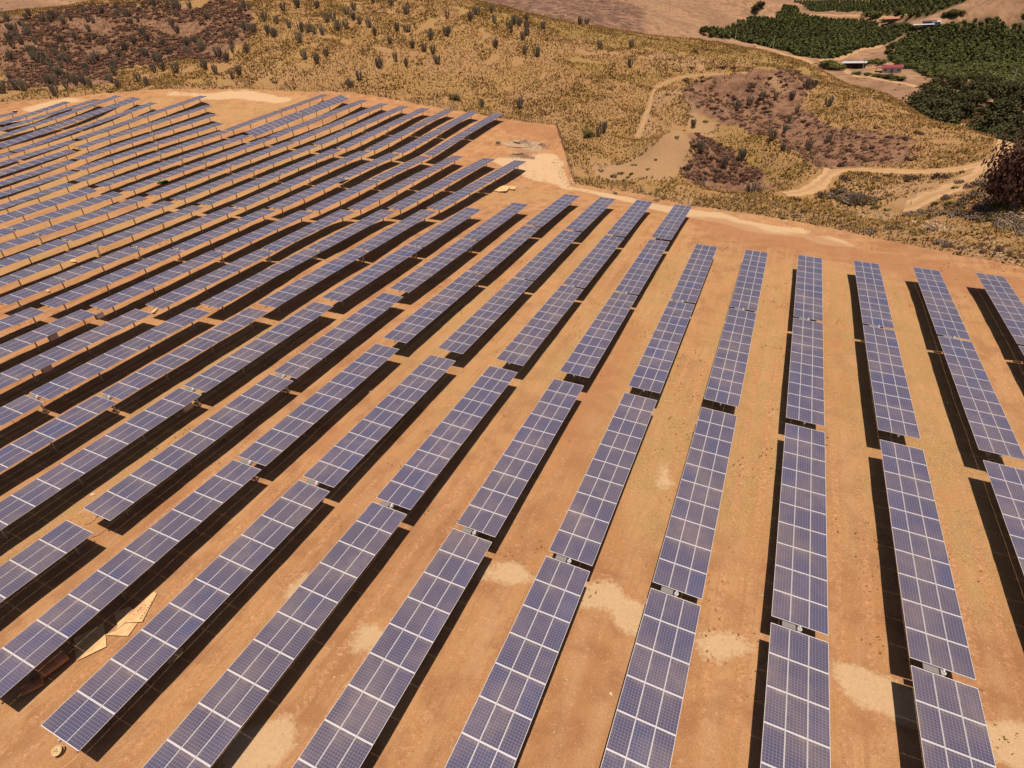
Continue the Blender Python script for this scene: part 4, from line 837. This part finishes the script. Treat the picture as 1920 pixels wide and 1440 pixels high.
# conduit on the ground at the lower left
def cable(pts, r, m, label, name='cable', cat='cable', group=None):
    w_ = world_px(pts); c = w_[0].copy(); cv = catmull([p - c for p in w_], 6); b = MB()
    cv = [Vector((p.x, p.y, G(p.x + c.x, p.y + c.y) + r * .8 - c.z)) for p in cv]; b.tube(cv, r, 5)
    return tag(link(name, b.mesh(name, [m]), loc=c), label, cat, group)
M_blk = mat('black_cable', (.03, .028, .026), .6)
cable([(150, 1414), (140, 1423), (122, 1438), (95, 1458)], .03, M_card, 'pale conduit running out from the front corner of an array')
cable([(172, 1008), (186, 1003), (200, 993), (215, 984)], .02, M_blk, 'thin black cable on the dirt between two left arrays', group='black cables on the dirt')
cable([(158, 985), (168, 982), (178, 975), (184, 966)], .02, M_blk, 'curved black cable end beside the left array corner', group='black cables on the dirt')
gp = 'pale packing sheets left among the rows'
for pts, lab, mm in [([(298, 578), (318, 572), (316, 566), (292, 580), (283, 588), (290, 590)], 'pale torn sheet at the near end of a mid left array', None), ([(132, 492), (145, 494), (143, 488), (134, 487)], 'small pale sheet between two left rows', None), ([(87, 548), (95, 549), (94, 544), (88, 544)], 'tiny pale box flap by the left rows', None),
    ([(921, 357), (945, 350), (958, 352), (950, 362), (935, 361)], 'broad flat packing sheet on the open dirt', None), ([(948, 349), (958, 351), (968, 352), (966, 358), (955, 356)], 'smaller bent packing sheet next to the broad one', None),
    ([(780, 289), (787, 284), (792, 288), (786, 292)], 'small pale sheet at the near end of a back array', None), ([(24, 208), (34, 208), (31, 212), (23, 212)], 'pale sheet on bare dirt in the upper left', None), ([(2, 236), (40, 226), (42, 230), (2, 242)], 'long pale strip of sheeting beneath the far left row', None),
    ([(632, 343), (652, 334), (655, 337), (640, 345)], 'pale sheeting under a back array', None), ([(668, 305), (673, 305), (673, 308), (668, 308)], 'scrap of pale sheet by the back rows', None)]:
    sheet(pts, lab, gp, lift=.05, name='packing_sheet', cat='sheet', raise_=[.12 * (k % 2) for k in range(len(pts))])
# green netting bundle
h = onground(307, 343); V, F_ = leaf_cloud(260, 1.0, .16, 900, 7, .7); M_net = speck('green_netting', (.01, .16, .05), (.02, .26, .09), (.03, .33, .13), 3)
o = link('netting_bundle', mesh_np('netting_bundle', V, F_, [M_net]), loc=h); o.scale = (1.5, 1.1, 1.0); tag(o, 'heap of bright green netting under a mid left array', 'netting')
# rocks and rubble
def rock_mesh(seed):
    r = np.random.default_rng(seed); b = MB(); n_ = 7; rings = []
    V = []; F_ = []
    for i in range(4):
        for k in range(n_):
            a = 2 * math.pi * (k + .5 * (i % 2)) / n_; e = [0.85, 1.0, .75, .2][i] * r.uniform(.8, 1.15); V.append((math.cos(a) * e, math.sin(a) * e * .8, [-.2, .15, .5, .68][i] * r.uniform(.9, 1.1)))
    for i in range(3):
        for k in range(n_): F_.append([i * n_ + k, i * n_ + (k + 1) % n_, (i + 1) * n_ + (k + 1) % n_, (i + 1) * n_ + k])
    F_.append([3 * n_ + k for k in range(n_)])
    return np.array(V), F_
M_rock = speck('pale_rock', (.38, .25, .15), (.50, .35, .22), (.60, .45, .31), 5)
RK = [rock_mesh(s) for s in range(5)]; RKM = [mesh_np('rock', v, f, [M_rock]) for v, f in RK]
for px, py, s, lab in [(693, 735, .22, 'pale rock on the dirt between two middle rows'), (174, 928, .22, 'pale rock beside the near end of a left array'), (1145, 1302, .14, 'small stone between two front rows'), (1062, 1275, .1, 'pebble near the lower middle row'), (627, 1270, .08, 'pebble between lower left rows'), (776, 673, .12, 'small rounded stone near a mid row end'), (400, 850, .15, 'stone at the edge of a shaded strip'), (413, 852, .1, 'small stone beside the shaded strip'), (330, 720, .12, 'stone beside a mid left array corner')]:
    h = onground(px, py); o = link('rock', random.choice(RKM), loc=h); o.scale = (s, s, s); o.rotation_euler.z = random.uniform(0, 6); tag(o, lab, 'rock', 'stones on the site')
parts = []
def scat(poly, n_, lo, hi, zoff=0):
    out = []
    for x, y in rnd_any(hits(poly), n_):
        v, f = RK[random.randrange(5)]; s = lo + (hi - lo) * random.random() ** 3; out.append((place(v, x, y, G(x, y) + zoff, s, random.uniform(0, 6.3)), np.array([q if len(q) == 4 else q[:4] for q in f])))
    return out
def rnd_any(poly, n_):
    P_ = np.array(poly); q = rng.uniform(P_.min(0), P_.max(0), (n_ * 4, 2)); q = q[inpoly(q[:, 0], q[:, 1], poly)][:n_]; return q.tolist()
for poly, n_, lo, hi in [([(2, 1400), (2, 600), (600, 330), (1040, 260), (1070, 360), (1900, 530), (1910, 1430)], 6500, .015, .08), ([(2, 1438), (200, 1100), (900, 900), (1900, 900), (1915, 1438)], 3800, .012, .05), ([(1080, 352), (1290, 388), (1700, 460), (1910, 505), (1915, 440), (1700, 400), (1480, 372), (1290, 360)], 1500, .05, .26),
    ([(1560, 382), (1640, 388), (1690, 402), (1660, 412), (1570, 396)], 420, .06, .28), ([(1690, 412), (1760, 420), (1800, 436), (1740, 432)], 260, .08, .3), ([(1840, 440), (1915, 470), (1915, 498), (1800, 470)], 320, .06, .24),
    ([(1035, 300), (1050, 290), (1075, 350), (1060, 352)], 260, .05, .2), ([(945, 290), (975, 285), (1010, 285), (1000, 298), (960, 298)], 240, .06, .3), ([(960, 266), (1000, 258), (1025, 270), (990, 284)], 380, .04, .18), ([(920, 8), (1100, 28), (1180, 52), (1120, 46), (1000, 22)], 260, .3, 1.2)]:
    parts += scat(poly, n_, lo, hi)
V, F_ = merge(parts); tag(link('loose_stones', mesh_np('loose_stones', V, F_, [M_rock])), 'loose pale stones and rubble over dirt and slopes', 'stones', kind='stuff')
# dark soil and gravel heap near the fence corner
def heap(px, py, rx, ry, hz, m, label):
    h = onground(px, py); V = []; F_ = []; n_ = 30; R_ = 12
    for i in range(R_):
        for k in range(n_):
            a = 2 * math.pi * k / n_; t = i / (R_ - 1); wob = 1 + .22 * math.sin(3 * a + i) + .1 * math.sin(7 * a + 2 * i); V.append((math.cos(a) * rx * t * wob, math.sin(a) * ry * t * wob, G(h.x + math.cos(a) * rx * t * wob, h.y + math.sin(a) * ry * t * wob) - h.z + hz * (1 - t) ** 1.1 * (1 + .3 * math.sin(5 * a + i * 2)) * random.uniform(.6, 1.25) - .12 * t + .08))
    for i in range(R_ - 1):
        for k in range(n_): F_.append([i * n_ + k, (i + 1) * n_ + k, (i + 1) * n_ + (k + 1) % n_, i * n_ + (k + 1) % n_])
    tag(link('soil_heap', mesh_np('soil_heap', np.array(V), F_, [m]), loc=h), label, 'heap', 'heaps near the back fence corner')
M_grav = speck('grey_gravel', (.26, .17, .10), (.38, .25, .155), (.50, .35, .23), 3); M_soil = speck('dark_soil', (.20, .11, .06), (.28, .16, .09), (.35, .2, .11), 3)
heap(985, 272, 5.5, 3.5, .9, M_grav, 'low grey gravel heap on the open dirt'); heap(1016, 275, 2.2, 1.6, .6, M_soil, 'small dark soil heap beside the gravel'); heap(978, 293, 4.0, 1.2, .5, M_soil, 'long low ridge of dug soil')
# white marker posts by the fence
for px, py, lab in [(1042, 236, 'short white marker at the back fence corner'), (1071, 346, 'short white marker by the right-hand fence corner'), (14, 194, 'short white marker at the upper left fence')]:
    h = onground(px, py); b = MB(); b.tube([(0, 0, -.2), (0, 0, .9)], [.06, .06], 7); b.box((0, 0, .95), (.35, .28, .3), mi=1)
    tag(link('marker_post', b.mesh('marker_post', [M_steel, mat('white_paint', (.75, .72, .68), .5)]), loc=h), lab, 'marker post', 'white markers along the fence')

# ------------------------------------------------------------------ valley buildings, poles
def metal_roof(name, c): 
    m = mat(name, c, .5); w_ = N(m, 'ShaderNodeTexWave'); w_.inputs['Scale'].default_value = 3; n_ = noise(m, .6, 3, pos(m))
    L(m, pos(m), w_.inputs['Vector']); setcol(m, mix(m, mth(m, 'MULTIPLY', n_, .4), c, tuple(x * .6 for x in c))); bump(m, w_.outputs['Fac'], .4, .05); return m
R_white = metal_roof('white_metal_roof', (.55, .54, .55)); R_red = metal_roof('red_metal_roof', (.26, .04, .045)); R_rust = metal_roof('rust_roof', (.42, .17, .09)); R_dark = metal_roof('dark_sheet_roof', (.10, .09, .10))
W_pale = speck('pale_render_wall', (.42, .38, .36), (.52, .48, .45), (.6, .55, .5), 1); W_dark = mat('dark_timber_wall', (.07, .05, .045), .8); M_glass = mat('window_glass', (.03, .03, .04), .1)
def house(px, py, Lx, Wy, wh, rh, yaw, roof, wall, label, name='farm_house', open_=False, porch=False, cat='house', group='farm buildings in the valley'):
    h = onground(px, py); root = link(name, None, loc=h); root.rotation_euler.z = math.radians(yaw); tag(root, label, cat, group)
    b = MB()
    if open_:
        for x in np.linspace(-Lx / 2 + .3, Lx / 2 - .3, 5):
            for y in (-Wy / 2 + .2, Wy / 2 - .2): b.box((x, y, wh / 2 - .4), (.25, .25, wh + .8))
        b.box((0, Wy / 2 - .5, wh / 2 - .4), (Lx - .8, .15, wh + .6)); b.box((-Lx / 4, 0, 1.1), (Lx * .35, Wy * .5, 2.4))
    else: b.box((0, 0, wh / 2 - .5), (Lx, Wy, wh + 1.0))
    link('wall', b.mesh('wall', [wall]), root)
    b = MB(); o_ = .6; t = .12
    y0, y1 = -Wy / 2 - o_, Wy / 2 + o_; xa = Lx / 2 + o_
    if rh > 0:
        for s, ya in ((-1, y0), (1, y1)):
            zt = wh + rh; b.poly([(-xa, ya, wh), (xa, ya, wh), (xa, 0, zt), (-xa, 0, zt), (-xa, ya, wh + t), (xa, ya, wh + t), (xa, 0, zt + t), (-xa, 0, zt + t)], [(0, 1, 2, 3), (7, 6, 5, 4), (0, 4, 5, 1), (1, 5, 6, 2), (3, 2, 6, 7), (0, 3, 7, 4)])
        for x in (-Lx / 2, Lx / 2): b.poly([(x, -Wy / 2, wh), (x, Wy / 2, wh), (x, 0, wh + rh)], [(0, 1, 2)])
    else: b.poly([(-xa, y0, wh + .02), (xa, y0, wh + .02), (xa, y1, wh + .5), (-xa, y1, wh + .5), (-xa, y0, wh + .17), (xa, y0, wh + .17), (xa, y1, wh + .65), (-xa, y1, wh + .65)], [(3, 2, 1, 0), (4, 5, 6, 7), (0, 1, 5, 4), (1, 2, 6, 5), (2, 3, 7, 6), (3, 0, 4, 7)])
    link('roof', b.mesh('roof', [roof]), root)
    if not open_:
        for k in range(3):
            x = -Lx / 3 + k * Lx / 3
            if k == 1:
                b = MB(); b.box((x, -Wy / 2 - .04, 1.0), (1.1, .08, 2.1)); link('door', b.mesh('door', [W_dark]), root)
            else:
                b = MB(); b.box((x, -Wy / 2 - .04, 1.5), (1.5, .08, 1.1)); link('window', b.mesh('window', [M_glass]), root)
    if porch:
        b = MB(); b.box((-Lx / 2 - 2.2, 0, wh - .2), (4.0, Wy * .8, .14)); link('porch_roof', b.mesh('porch_roof', [roof]), root)
        for y in (-Wy * .36, Wy * .36): b = MB(); b.box((-Lx / 2 - 3.9, y, wh / 2 - .3), (.2, .2, wh)); link('porch_post', b.mesh('porch_post', [W_dark]), root)
    return root
house(1600, 128, 16, 9, 3.8, 0, -8, R_white, W_dark, 'open-sided shed with a white metal roof beside the orchard', 'open_shed', open_=True, cat='shed')
house(1671, 135, 12, 7, 3.0, 1.5, -4, R_red, W_pale, 'small pale house with a bright red roof and porch', porch=True)
house(1677, 101, 10, 5, 2.6, 1.2, -6, R_rust, W_pale, 'little rust-roofed house half hidden at the orchard edge')
house(1676, 40, 28, 11, 3.2, 2.4, 0, R_rust, W_dark, 'long barn with a rusty brown roof in the far orchard', 'long_barn', cat='barn')
house(1729, 53, 20, 8, 3.4, .8, 4, R_white, W_dark, 'long low building with a white roof beyond the orchard', 'long_barn', cat='barn')
house(1741, 47, 12, 10, 3.6, 1.0, 0, R_dark, W_dark, 'dark-roofed shed behind the long white-roofed building', 'dark_shed', cat='shed')
house(1753, 47, 8, 9, 3.2, 1.0, 0, R_white, W_pale, 'small pale-roofed shed beside the dark one', 'small_shed', cat='shed')
house(1858, 182, 6, 4, 2.2, 1.0, 30, R_red, W_pale, 'tiny shed with red and white roof among dark trees', 'small_shed', cat='shed')
M_conc = mat('pale_concrete', (.48, .42, .36), .8)
def pole(px, py, hh, label, r0=60):
    h = hit(px, py, r0)
    if h is None: return
    root = link('utility_pole', None, loc=(h[0], h[1], h[2] + ZO)); tag(root, label, 'utility pole', 'utility poles in the valley')
    b = MB(); b.tube([(0, 0, -.5), (0, 0, hh)], [.26, .15], 8); link('pole', b.mesh('pole', [M_conc]), root)
    b = MB(); b.box((0, 0, hh - .6), (2.4, .16, .16)); link('crossarm', b.mesh('crossarm', [M_fp]), root)
    b = MB(); [b.tube([(x, 0, hh - .52), (x, 0, hh - .2)], [.08, .05], 6) for x in (-1, 0, 1)]; link('insulators', b.mesh('insulators', [M_dark]), root)
pole(1614, 142, 11, 'tall pale pole in front of the open-sided shed'); pole(1893, 167, 10.5, 'pale leaning-looking pole above the dark trees at right', 200); pole(1449, 92, 11, 'pole beside the valley road, right of the first'); pole(1378, 77, 10, 'pole at the left end of the orchard'); pole(1548, 111, 6, 'short pole at the orchard tip')
